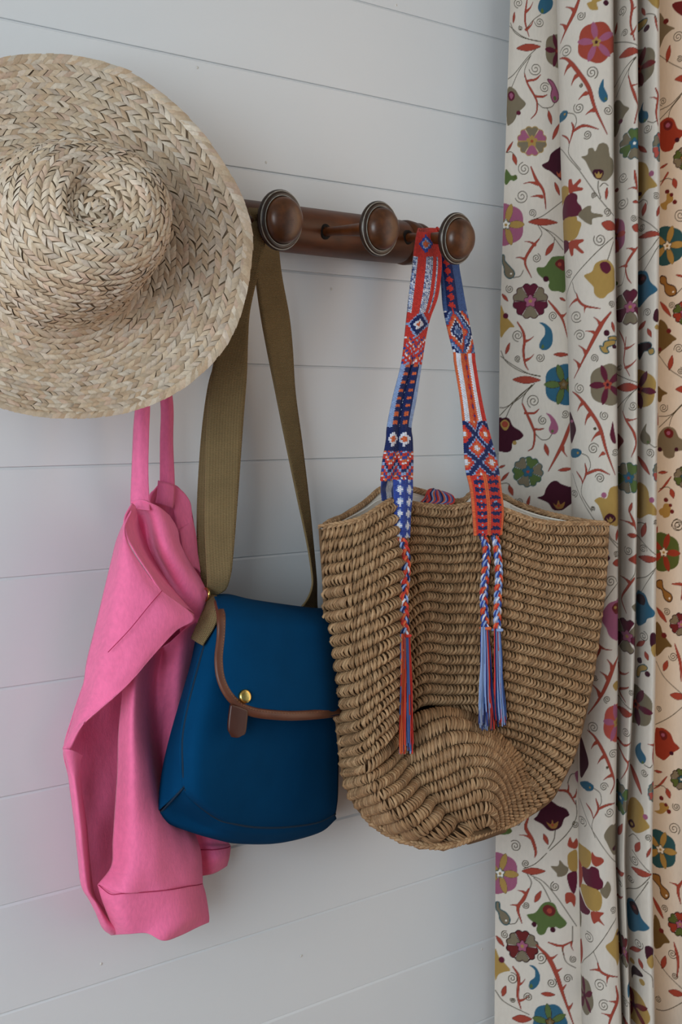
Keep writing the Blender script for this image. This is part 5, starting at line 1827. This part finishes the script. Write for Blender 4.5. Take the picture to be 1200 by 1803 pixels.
bl([(300, 975), (340, 960), (355, 920), (385, 880), (420, 870), (450, 890), (490, 905), (520, 920), (520, 1000), (490, 1030), (450, 1055), (400, 1050), (370, 1010), (330, 990)], 'q', fold=0); bl([(400, 1010), (420, 1022), (432, 992), (445, 1018), (472, 1002), (460, 1038), (425, 1045)], 'y'); dot(434, 1025, 8, 'r'); sp(190, 1000, 25); lf(235, 1040, 255, 965, 9); sp(530, 955, 22)
bl([(690, 35), (710, 40), (720, 10), (780, 0), (782, 25), (735, 45), (745, 75), (720, 80), (700, 65)], 'm', out='T'); dot(780, 40, 13, 'q'); sp(655, 110, 25); fl(738, 275, 117, 133, 't', 'p', 'r', 'q', rot=110, fold=1); sp(565, 295, 33)
th([(520, 315), (560, 350), (630, 440), (690, 540), (730, 680), (785, 830)], 22, [(590, 382, 550, 440), (628, 455, 598, 525), (690, 570, 636, 627), (718, 695, 683, 722)], w0=3); sp(718, 465, 28); sp(650, 670, 35); sp(660, 545, 9)
bl([(770, 500), (780, 560), (790, 620), (785, 640), (765, 625), (752, 585), (760, 540)], 'p', fold=1); sp(785, 690, 22); bl([(503, 440), (525, 490), (542, 550), (530, 600), (512, 640), (505, 540)], 'q', fold=1); dot(516, 500, 9, 'k'); bl([(514, 680), (545, 670), (575, 685), (570, 710), (545, 728), (514, 725)], 'b', fold=1); dot(553, 698, 7, 'm')
st([(575, 700), (615, 720), (632, 770), (620, 810)]); th([(598, 765), (605, 820), (580, 890)], 13); th([(545, 815), (575, 860), (582, 890)], 10); th([(603, 828), (680, 800), (750, 828)], 14, w0=13); sp(690, 852, 30); st([(580, 890), (575, 950), (600, 1000), (640, 1059)]); st([(520, 830), (560, 950), (620, 1059), (700, 1170)])
bl([(656, 990), (690, 968), (715, 975), (735, 970), (752, 915), (790, 900), (804, 920), (808, 1130), (760, 1140), (720, 1120), (700, 1070), (680, 1020)], 'm', fold=1); dot(715, 955, 17, 'k'); bl([(718, 1095), (745, 1068), (778, 1080), (788, 1110), (750, 1132), (725, 1118)], 'q', fold=1); bl([(732, 1095), (748, 1110), (752, 1088), (768, 1105), (776, 1092), (765, 1120), (742, 1120)], 'm', fold=1); sp(645, 1040, 14)
th([(852, -20), (845, 60), (840, 140), (875, 220)], 16, [(845, 50, 907, 22), (848, 170, 918, 118)]); st([(795, 205), (860, 240), (922, 262)]); lf(794, 290, 930, 290, 27, fold=2); sp(810, 165, 18); st([(920, 300), (850, 360), (795, 420)]); st([(895, 320), (850, 380), (835, 440)]); sp(895, 405, 28)
th([(832, 440), (850, 490), (900, 570), (915, 640), (885, 720)], 16, [(850, 490, 924, 480)]); bl([(792, 580), (820, 595), (838, 625), (815, 660), (792, 690)], 'd', fold=2); rs(868, 850, 95, 'g', 't', 'b', 'r', 'T', rot=70, fold=2); lf(870, 1064, 890, 1000, 10)
bl([(926, 20), (980, 10), (1010, 25), (1000, 60), (965, 65), (950, 90), (935, 110), (924, 60)], 'x', fold=3, out='T'); bl([(990, 60), (1020, 52), (1025, 80), (1000, 88)], 'm', out='T'); fl(930, 300, 115, 128, 'm', 'p', 'r', 'q', rot=-10, fold=3)
bl([(980, 515), (975, 560), (1000, 590), (1005, 630), (985, 645), (955, 635), (940, 600), (955, 550)], 't'); dot(988, 628, 8, 'g'); st([(1000, 640), (1030, 660), (1045, 655)]); sp(1000, 695, 27); th([(1048, 450), (1050, 525)], 10, [(1049, 520, 1008, 505)]); lf(925, 720, 1000, 830, 14); rs(1060, 815, 66, 'c', 't', 'b', 'w', 'T', rx=.6, fold=3)
bl([(920, 900), (965, 895), (990, 930), (1000, 980), (1040, 1040), (1040, 1080), (990, 1075), (920, 1105)], 'm', fold=3); dot(1012, 985, 17, 'k')
bl([(1050, -5), (1140, -5), (1110, 30), (1070, 60), (1050, 75)], 'n', fold=4); dot(1062, 45, 12, 'd'); sp(1180, 45, 30); lf(1120, 180, 1140, 85, 15); st([(1055, 80), (1120, 170), (1205, 230)]); sp(1190, 185, 22); lf(1160, 300, 1265, 300, 22); bl([(1050, 280), (1075, 300), (1110, 325), (1080, 340), (1070, 375), (1050, 370)], 'n', fold=4)
sp(1085, 415, 28); st([(1205, 390), (1130, 460), (1058, 470)]); st([(1200, 400), (1058, 540)]); st([(1190, 405), (1140, 470), (1120, 530)]); bl([(1052, 600), (1080, 550), (1115, 535), (1155, 550), (1180, 600), (1205, 620), (1205, 680), (1160, 690), (1150, 725), (1115, 735), (1085, 715), (1080, 690), (1052, 690)], 't', fold=4)
bl([(1090, 560), (1115, 545), (1145, 565), (1140, 600), (1115, 605), (1095, 590)], 'd'); dot(1116, 575, 12, 'k'); dot(1062, 680, 14, 'q'); dot(1165, 678, 13, 'q'); rs(1215, 850, 66, 'G', 't', 'T', 'w', 'x', fold=4); lf(1052, 828, 1110, 822, 9); th([(1132, 850), (1090, 910), (1054, 950)], 13, w0=4); st([(1060, 930), (1110, 915), (1140, 940)]); lf(1130, 925, 1148, 985, 15)
bl([(1085, 1030), (1115, 1020), (1130, 1050), (1120, 1100), (1080, 1105)], 'm', fold=4); dot(1100, 998, 14, 'd'); dot(1128, 1030, 11, 'd'); sp(1175, 1155, 40)

Ctx.k = 3
st([(740, 150), (805, 230)]); st([(742, 75), (752, 150), (805, 205)]); lf(792, 180, 800, 110, 8); dot(735, 285, 18, 'q'); sp(790, 260, 18); lf(770, 318, 830, 315, 22, fold=1); sp(758, 430, 35); st([(800, 440), (740, 520), (715, 555)])
bl([(688, 640), (710, 610), (745, 565), (790, 550), (810, 550), (810, 780), (775, 788), (745, 760), (730, 720), (705, 680)], 'k', fold=1); bl([(765, 590), (785, 565), (806, 570), (806, 620), (790, 635), (770, 610)], 'd', fold=1); dot(786, 592, 9, 'm')
th([(680, 815), (690, 850), (655, 930)], 15, [(685, 830, 766, 852)]); th([(810, 885), (765, 985), (735, 1060), (690, 1150), (615, 1265)], 25, [(768, 975, 732, 908), (745, 1040, 690, 988), (692, 1140, 638, 1070)], w0=8); sp(660, 1030, 18); bl([(770, 1075), (790, 1050), (806, 1060), (806, 1090), (790, 1110)], 'm', fold=1)
th([(868, -10), (900, 60), (918, 120)], 16, [(905, 80, 812, 62)]); lf(860, 142, 925, 146, 14); sp(868, 240, 28); bl([(866, 295), (895, 270), (924, 258), (924, 322), (895, 312)], 'r', fold=2); st([(915, 320), (905, 380), (880, 420)]); th([(905, 405), (860, 470), (825, 550), (855, 630)], 22, [(880, 440, 814, 410)]); rs(858, 770, 104, 'p', 't', 'k', 'm', 'q', fold=2); th([(806, 960), (815, 1065), (812, 1130)], 14, [(815, 1020, 872, 985)])
lf(950, 165, 975, 70, 16); st([(925, 80), (965, 75), (980, 95)]); st([(920, 160), (980, 215), (1040, 265)]); sp(958, 235, 25); lf(930, 293, 1055, 290, 21, fold=3); lf(1033, 180, 1048, 110, 7); sp(1036, 60, 14); st([(1040, 340), (980, 400), (920, 430)]); st([(1035, 350), (980, 440), (945, 510)])
bl([(918, 520), (950, 505), (975, 520), (995, 570), (1030, 610), (1025, 640), (985, 660), (970, 690), (918, 715)], 'b', fold=3); bl([(922, 530), (955, 520), (972, 545), (965, 580), (940, 585), (920, 570)], 'x', fold=3); bl([(888, 580), (915, 565), (920, 615), (905, 610)], 't', fold=2); sp(960, 775, 30); lf(918, 855, 970, 800, 13)
bl([(1005, 750), (1025, 740), (1038, 760), (1034, 820), (1010, 830), (1000, 800)], 'q', fold=3); bl([(1008, 832), (1036, 815), (1036, 890), (1015, 872)], 'm', fold=3); lf(970, 865, 990, 915, 13); bl([(918, 1040), (925, 985), (960, 950), (985, 960), (975, 980), (945, 1000), (935, 1035)], 'm', fold=3, out='T'); bl([(922, 930), (945, 915), (950, 945), (928, 955)], 'q', fold=3); dot(985, 1000, 17, 'q')
bl([(1056, 10), (1080, -10), (1110, 0), (1100, 30), (1070, 40)], 'm', fold=4); dot(1138, 10, 13, 'd'); sp(1175, 95, 40); fl(1086, 270, 106, 128, 'G', 'R', 'w', 'm', rot=0, out='n', fold=4); star(1086, 270, 26, 'w', 'x', 1, 5, 4); dot(1086, 272, 8, 'm')
bl([(1044, 460), (1075, 450), (1085, 500), (1130, 530), (1138, 560), (1120, 580), (1090, 560), (1075, 510), (1044, 495)], 'y', out='x', fold=4); dot(1122, 558, 6, 'w'); th([(1140, 465), (1205, 470), (1195, 560)], 16); lf(1042, 625, 1105, 712, 14); sp(1105, 645, 22); rs(1195, 715, 72, 'd', 't', 'k', 'm', 'x', fold=4)
bl([(1036, 730), (1065, 735), (1080, 780), (1110, 820), (1138, 860), (1100, 870), (1060, 920), (1036, 920)], 'n', fold=4); dot(1088, 795, 17, 'd'); lf(1085, 1020, 1110, 950, 15); th([(1155, 840), (1190, 960), (1195, 1070)], 17, w0=4); sp(1145, 920, 28); st([(1040, 970), (1090, 1059), (1200, 1150)])
# behind the tote (hidden in part)
rs(250, 400, 95, 'k', 't', 'm', 'r', 'm'); fl(420, 620, 90, 110, 't', 'p', 'r', 'm', fold=0); th([(200, 560), (260, 700), (300, 860)], 18, [(230, 640, 190, 600)]); sp(340, 300, 38); lf(180, 250, 330, 262, 20)

Ctx.k = 4
bl([(280, 865), (300, 840), (320, 800), (350, 745), (385, 740), (430, 770), (480, 790), (500, 830), (470, 850), (450, 900), (410, 925), (370, 925), (330, 890)], 'q', fold=0); bl([(358, 875), (385, 888), (395, 858), (405, 884), (432, 868), (420, 908), (385, 912)], 'y', fold=0); dot(396, 892, 8, 'r'); st([(412, 925), (405, 980), (370, 1040)])
th([(425, 675), (490, 685), (540, 765)], 13, [(490, 685, 492, 630), (530, 722, 545, 670)], fold=0); st([(540, 740), (545, 840), (490, 940), (380, 1050)], fold=0); st([(490, 630), (510, 580), (545, 570)], fold=0); bl([(535, 570), (560, 560), (566, 630), (545, 620)], 'k', fold=0); sp(540, 890, 22); sp(520, 495, 14)
bl([(45, 960), (75, 945), (110, 890), (135, 930), (145, 950), (120, 970), (70, 975)], 'g'); dot(128, 945, 14, 'G'); th([(245, 855), (230, 920), (270, 990), (292, 1065), (285, 1100)], 18, [(268, 985, 190, 968)]); sp(175, 890, 28); sp(165, 1040, 36); lf(340, 950, 368, 1015, 13)
bl([(490, 1020), (505, 965), (522, 1000), (545, 975), (555, 1010), (540, 1040)], 'r', fold=0); bl([(568, 370), (600, 430), (620, 510), (600, 570), (568, 615)], 'q', fold=1)
sp(650, 280, 35); th([(612, 305), (660, 340), (720, 440), (760, 540), (780, 620), (755, 685)], 20, [(672, 368, 636, 416), (718, 450, 676, 502), (770, 570, 710, 600)], w0=3); sp(735, 100, 22); sp(772, 440, 28); sp(715, 640, 26); sp(735, 522, 8); fl(795, 250, 88, 126, 'c', 'k', 'm', 'y', rot=100, fold=1)
bl([(570, 650), (610, 625), (650, 640), (645, 670), (610, 685), (572, 672)], 'b', fold=1); dot(628, 658, 6, 'm'); st([(650, 655), (690, 680), (700, 730), (690, 760)]); th([(665, 720), (680, 780), (650, 845)], 14); th([(605, 765), (635, 800), (650, 845)], 10); th([(682, 778), (730, 755), (782, 748)], 13, w0=13); sp(750, 800, 28); st([(650, 845), (640, 900), (660, 960)]); st([(565, 760), (620, 880), (700, 1000), (795, 1130)], fold=1); sp(580, 890, 28)
bl([(715, 940), (750, 885), (775, 880), (792, 900), (794, 1062), (770, 1062), (735, 990)], 't', fold=1); dot(780, 1030, 13, 'q')
st([(800, 110), (885, 155)]); lf(798, 185, 892, 188, 25, fold=2); th([(868, 22), (810, 70), (850, 120)], 14); sp(885, 50, 17); sp(852, 300, 25); th([(800, 378), (840, 385), (885, 362)], 14, w0=12); th([(800, 410), (840, 460), (865, 500), (820, 605)], 15, [(858, 480, 886, 466)]); rs(818, 720, 90, 't', 'g', 'b', 'w', 'T', rx=.7, fold=2); lf(802, 960, 830, 865, 11)
fl(912, 160, 112, 126, 't', 'p', 'r', 'q', rot=-8, fold=3); bl([(945, 375), (945, 410), (975, 450), (970, 485), (945, 500), (915, 470), (910, 430), (925, 395)], 'b'); bl([(948, 498), (955, 478), (965, 492)], 'g'); st([(965, 500), (1000, 510), (1015, 495)]); sp(965, 550, 22); th([(1030, 330), (1020, 440), (1024, 500)], 12, [(1026, 375, 984, 370)]); lf(880, 540, 950, 685, 15); rs(1028, 660, 62, 'c', 't', 'b', 'w', 'T', rx=.6, fold=3)
bl([(868, 780), (895, 735), (930, 735), (960, 770), (965, 820), (1000, 870), (975, 895), (930, 930), (895, 940), (862, 900)], 'm', fold=3); dot(972, 815, 16, 'k'); bl([(868, 895), (890, 875), (908, 900), (890, 925), (870, 920)], 'q', fold=3); dot(887, 902, 9, 'm'); sp(990, 940, 22); st([(870, 990), (900, 955), (935, 970)]); lf(910, 1055, 938, 980, 16); lf(980, 1059, 1008, 1000, 9)
st([(1036, 310), (1130, 240), (1205, 170)]); sp(1055, 205, 18); lf(1125, 105, 1225, 110, 22); bl([(1034, 345), (1060, 325), (1095, 325), (1130, 350), (1150, 395), (1185, 430), (1150, 460), (1120, 490), (1090, 522), (1060, 515), (1034, 490)], 'R', fold=4); bl([(1058, 350), (1085, 338), (1108, 360), (1100, 390), (1075, 395)], 'd', fold=4); dot(1082, 365, 11, 'k'); dot(1135, 470, 13, 'q')
rs(1195, 625, 66, 'G', 't', 'T', 'w', 'x', fold=4); lf(1028, 606, 1078, 600, 8); th([(1106, 622), (1065, 680), (1026, 720)], 13, w0=4); st([(1030, 700), (1080, 685), (1110, 710)]); lf(1105, 695, 1125, 755, 15); bl([(1028, 860), (1060, 840), (1060, 800), (1090, 790), (1120, 810), (1105, 835), (1070, 865)], 'm', fold=4); dot(1072, 765, 14, 'd'); dot(1100, 800, 11, 'd'); dot(1118, 838, 14, 'd'); sp(1165, 800, 25); sp(1150, 940, 38)

Ctx.k = 5
fl(70, 160, 118, 135, 'k', 'm', 'w', 'm', rot=0, out='n', fold=0); star(70, 160, 27, 'w', 'T', 1, 5, 0); dot(70, 162, 9, 'm'); sp(230, 85, 25); st([(215, 120), (290, 80), (360, 10)]); lf(205, 135, 352, 122, 21)
st([(240, 150), (265, 200), (245, 260)]); st([(260, 155), (340, 190), (430, 290), (545, 460)], fold=0); st([(280, 170), (330, 210), (385, 310)]); sp(412, 215, 30); th([(250, 240), (215, 310), (180, 370), (205, 460)], 18, [(228, 272, 180, 258), (190, 358, 133, 355)]); sp(232, 345, 22); lf(285, 322, 325, 248, 15)
bl([(45, 345), (65, 345), (70, 385), (105, 405), (130, 440), (122, 475), (95, 480), (70, 450), (62, 410), (45, 385)], 't', out='T'); dot(108, 455, 6, 'w'); st([(130, 475), (165, 465), (185, 430)])
bl([(237, 405), (290, 385), (330, 330), (370, 312), (410, 325), (435, 380), (485, 440), (445, 475), (415, 465), (395, 480), (370, 470), (345, 515), (310, 520), (295, 490), (300, 460), (265, 440)], 'g', fold=0); bl([(335, 355), (365, 330), (410, 350), (410, 385), (380, 402), (345, 385)], 'd'); dot(377, 368, 16, 'r'); dot(282, 460, 16, 'q'); dot(398, 484, 17, 'q')
sp(100, 545, 25); lf(45, 555, 95, 620, 12); rs(208, 605, 100, 'd', 't', 'k', 'm', 'x'); bl([(38, 640), (65, 690), (100, 725), (133, 765), (95, 780), (60, 800), (38, 830)], 'm'); dot(80, 705, 19, 'p'); th([(370, 565), (450, 582), (520, 552)], 12, [(460, 580, 470, 642), (512, 560, 525, 612)], fold=0); st([(520, 460), (520, 560)], fold=0); st([(455, 600), (480, 680), (540, 720)], fold=0); sp(525, 665, 22, fold=0)
th([(298, 588), (370, 660), (420, 760), (460, 880), (530, 1080)], 23, [(370, 668, 427, 635), (412, 742, 456, 718), (448, 852, 482, 818), (492, 970, 522, 935)], fold=0); sp(325, 665, 35); sp(390, 815, 30); sp(490, 785, 28); lf(325, 888, 412, 888, 14); bl([(250, 718), (290, 725), (318, 775), (310, 830), (275, 868), (250, 860), (255, 820), (285, 790), (285, 745)], 'b'); bl([(252, 858), (264, 832), (275, 855)], 'g')
th([(150, 740), (185, 800), (180, 920), (200, 1000)], 13, [(185, 850, 226, 808), (190, 950, 256, 900)]); sp(145, 815, 35); lf(85, 935, 105, 865, 15); sp(245, 920, 28); sp(150, 950, 16); st([(40, 900), (100, 970), (250, 1028)]); lf(145, 1066, 268, 1054, 24); fl(380, 1062, 112, 120, 'b', 'g', 'n', 't', rot=100, out='x', fold=0)
bl([(490, 20), (515, -5), (548, -5), (548, 122), (505, 112), (490, 70)], 'm', fold=0); bl([(385, 90), (430, 85), (440, 50), (470, 80), (495, 100), (480, 140), (430, 155), (420, 130)], 't', fold=0); bl([(485, 150), (510, 125), (546, 125), (548, 200), (532, 258), (505, 230)], 'p', fold=0); bl([(475, 260), (510, 250), (540, 280), (532, 342), (510, 310), (480, 320)], 'r', fold=0)
bl([(550, -5), (630, -5), (635, 60), (610, 110), (570, 120), (548, 100)], 'm', fold=1); bl([(580, 120), (620, 110), (640, 85), (680, 95), (690, 140), (710, 170), (700, 215), (640, 225), (590, 200)], 'p', fold=1); bl([(545, 100), (575, 110), (582, 200), (562, 280), (546, 200)], 'r', fold=1); bl([(690, 220), (715, 200), (740, 165), (760, 215), (735, 270), (705, 255)], 't', fold=1); bl([(570, 250), (600, 220), (680, 225), (705, 280), (685, 350), (620, 358), (585, 310)], 'm', fold=1)
bl([(560, 290), (600, 350), (630, 370), (610, 405), (558, 405)], 'p', fold=1); bl([(635, 370), (715, 360), (690, 395), (720, 440), (680, 420), (650, 440)], 'r', fold=1); bl([(640, -5), (660, 15), (700, 20), (715, 45), (670, 80), (640, 60)], 'r', fold=1); bl([(555, 410), (575, 430), (572, 520), (558, 500)], 't', fold=1)
sp(620, 540, 32); st([(790, 400), (680, 570), (600, 690), (580, 740)], fold=1); lf(575, 590, 570, 770, 11, fold=1); sp(772, 345, 20); st([(650, 615), (680, 680)]); th([(675, 680), (700, 730), (800, 760)], 16, [(692, 720, 626, 744), (742, 748, 735, 797)]); bl([(725, 570), (770, 530), (800, 470), (818, 600), (800, 690), (785, 650)], 'm', fold=1); dot(803, 500, 11, 'q'); sp(690, 815, 40); fl(595, 930, 56, 118, 't', 'p', 'p', 'q', rot=100, fold=1)
th([(790, 815), (800, 900), (760, 1000), (738, 1080)], 20, [(800, 920, 745, 905), (762, 1000, 700, 985)]); sp(715, 935, 36)
lf(792, 142, 840, 105, 14, fold=2); sp(815, 190, 16, fold=2); th([(795, 308), (815, 285), (832, 258)], 15, w0=4, fold=2); rs(842, 600, 92, 'd', 't', 'k', 'm', 'x', rx=.5, fold=2); sp(850, 920, 25, fold=2); lf(828, 1052, 872, 1045, 18, fold=2); bl([(862, 800), (878, 790), (878, 860), (865, 870)], 'b', fold=2)
st([(890, 0), (1000, 90)]); sp(905, 55, 28); lf(885, 112, 1012, 105, 21, fold=3); st([(1000, 120), (920, 220), (855, 270)]); st([(990, 150), (930, 260), (905, 315)]); sp(880, 190, 22); bl([(858, 340), (890, 312), (920, 330), (950, 390), (998, 430), (970, 460), (930, 480), (900, 515), (870, 515), (858, 440)], 'b', fold=3); bl([(875, 340), (905, 320), (930, 350), (925, 385), (900, 390), (880, 370)], 'x', fold=3); dot(903, 355, 12, 'd')
sp(930, 565, 30); lf(875, 645, 945, 590, 13, fold=3); bl([(970, 560), (1000, 545), (1022, 570), (1014, 620), (980, 630)], 'q', fold=3); bl([(980, 640), (1016, 600), (1024, 670), (1005, 682)], 'm', fold=3); lf(932, 655, 955, 705, 14); st([(955, 705), (1010, 730), (1020, 800)]); bl([(885, 770), (900, 730), (940, 730), (958, 750), (930, 770), (900, 790), (890, 825)], 'x', fold=3); dot(890, 710, 16, 'm'); dot(952, 790, 18, 'm'); fl(898, 985, 105, 108, 'm', 'd', 'p', 'q', rot=30, fold=3)
fl(1066, 30, 104, 124, 'T', 'm', 'w', 'm', rot=0, out='n', fold=4); star(1066, 30, 26, 'w', 'T', 1, 5, 4); dot(1066, 32, 8, 'm'); bl([(1018, 205), (1060, 200), (1070, 250), (1110, 280), (1120, 310), (1100, 335), (1070, 315), (1060, 270), (1018, 235)], 'y', out='x', fold=4); dot(1103, 312, 6, 'w'); th([(1205, 195), (1175, 260), (1192, 345)], 17, [(1182, 240, 1122, 224)]); rs(1188, 475, 76, 'R', 'G', 'k', 'm', 'x', fold=4); lf(1018, 350, 1085, 465, 13); sp(1090, 395, 22)
bl([(1026, 470), (1055, 480), (1075, 540), (1125, 600), (1090, 620), (1060, 660), (1026, 660)], 'n', fold=4); dot(1072, 545, 15, 'd'); sp(1140, 670, 30); lf(1075, 785, 1098, 695, 16); th([(1150, 595), (1175, 700), (1170, 810)], 17, w0=4); st([(1030, 720), (1100, 800), (1205, 880)]); sp(1155, 805, 20); lf(1115, 912, 1215, 912, 21); sp(1050, 990, 20); st([(1205, 960), (1100, 1040), (1040, 1060)])

M['print'] = mat('printed_linen', tint='tint', rough=.9, spec=.1, noise=(260, .035, (1, 1, .35)), weave=(4200, 3900, .35), sheen=.05, translucent=.12)
M['print_backlit'] = mat('printed_linen_backlit', tint='tint', rough=.9, spec=.1, noise=(260, .035, (1, 1, .35)), weave=(4200, 3900, .35), translucent=.5)  # same linen as the first curtain, translucency raised for the backlit glow

# the repeat goes on above, below and beyond the part worked out above
ref = len(C1.S) // 8
zy = lambda y: C1.Z[int(np.argmin(np.abs(C1.py[:, ref] - y)))]
PER = zy(395) - zy(1540)
for C in (C1, C2):
    zt, zb = zy(-35), zy(1835)
    if C is C2:
        j0 = int(np.searchsorted(C2.px[int(np.argmin(np.abs(C2.py[:, 5] - 900)))][6:], 1212)) + 6
        for j in range(j0, len(C2.S)):
            C2.col[:, j] = C1.col[:, (j - j0) % len(C1.S)]
    else:
        src = C.col.copy()
    src = C.col.copy()
    for i, z in enumerate(C.Z):
        w = z
        while w > zt:
            w -= PER
        while w < zb:
            w += PER
        if w != z:
            C.col[i] = src[int(np.argmin(np.abs(C.Z - w)))]


def build_cloth(C, name, m, label):
    nz, ns = len(C.Z), len(C.S)
    uv = np.stack(np.broadcast_arrays(C.S[None], C.Z[:, None]), 2)
    o = mobj(name, C.Q, gridf(nz, ns), m, None, colors=C.col, uv=uv)
    o['label'] = label
    o['category'] = 'curtain'
    return o


build_cloth(C1, 'curtain', M['print'], 'cream floral print linen curtain with deep folds drawn back against the white boards')
build_cloth(C2, 'curtain', M['print_backlit'], 'second floral curtain behind the folded one, glowing warm from the window behind')
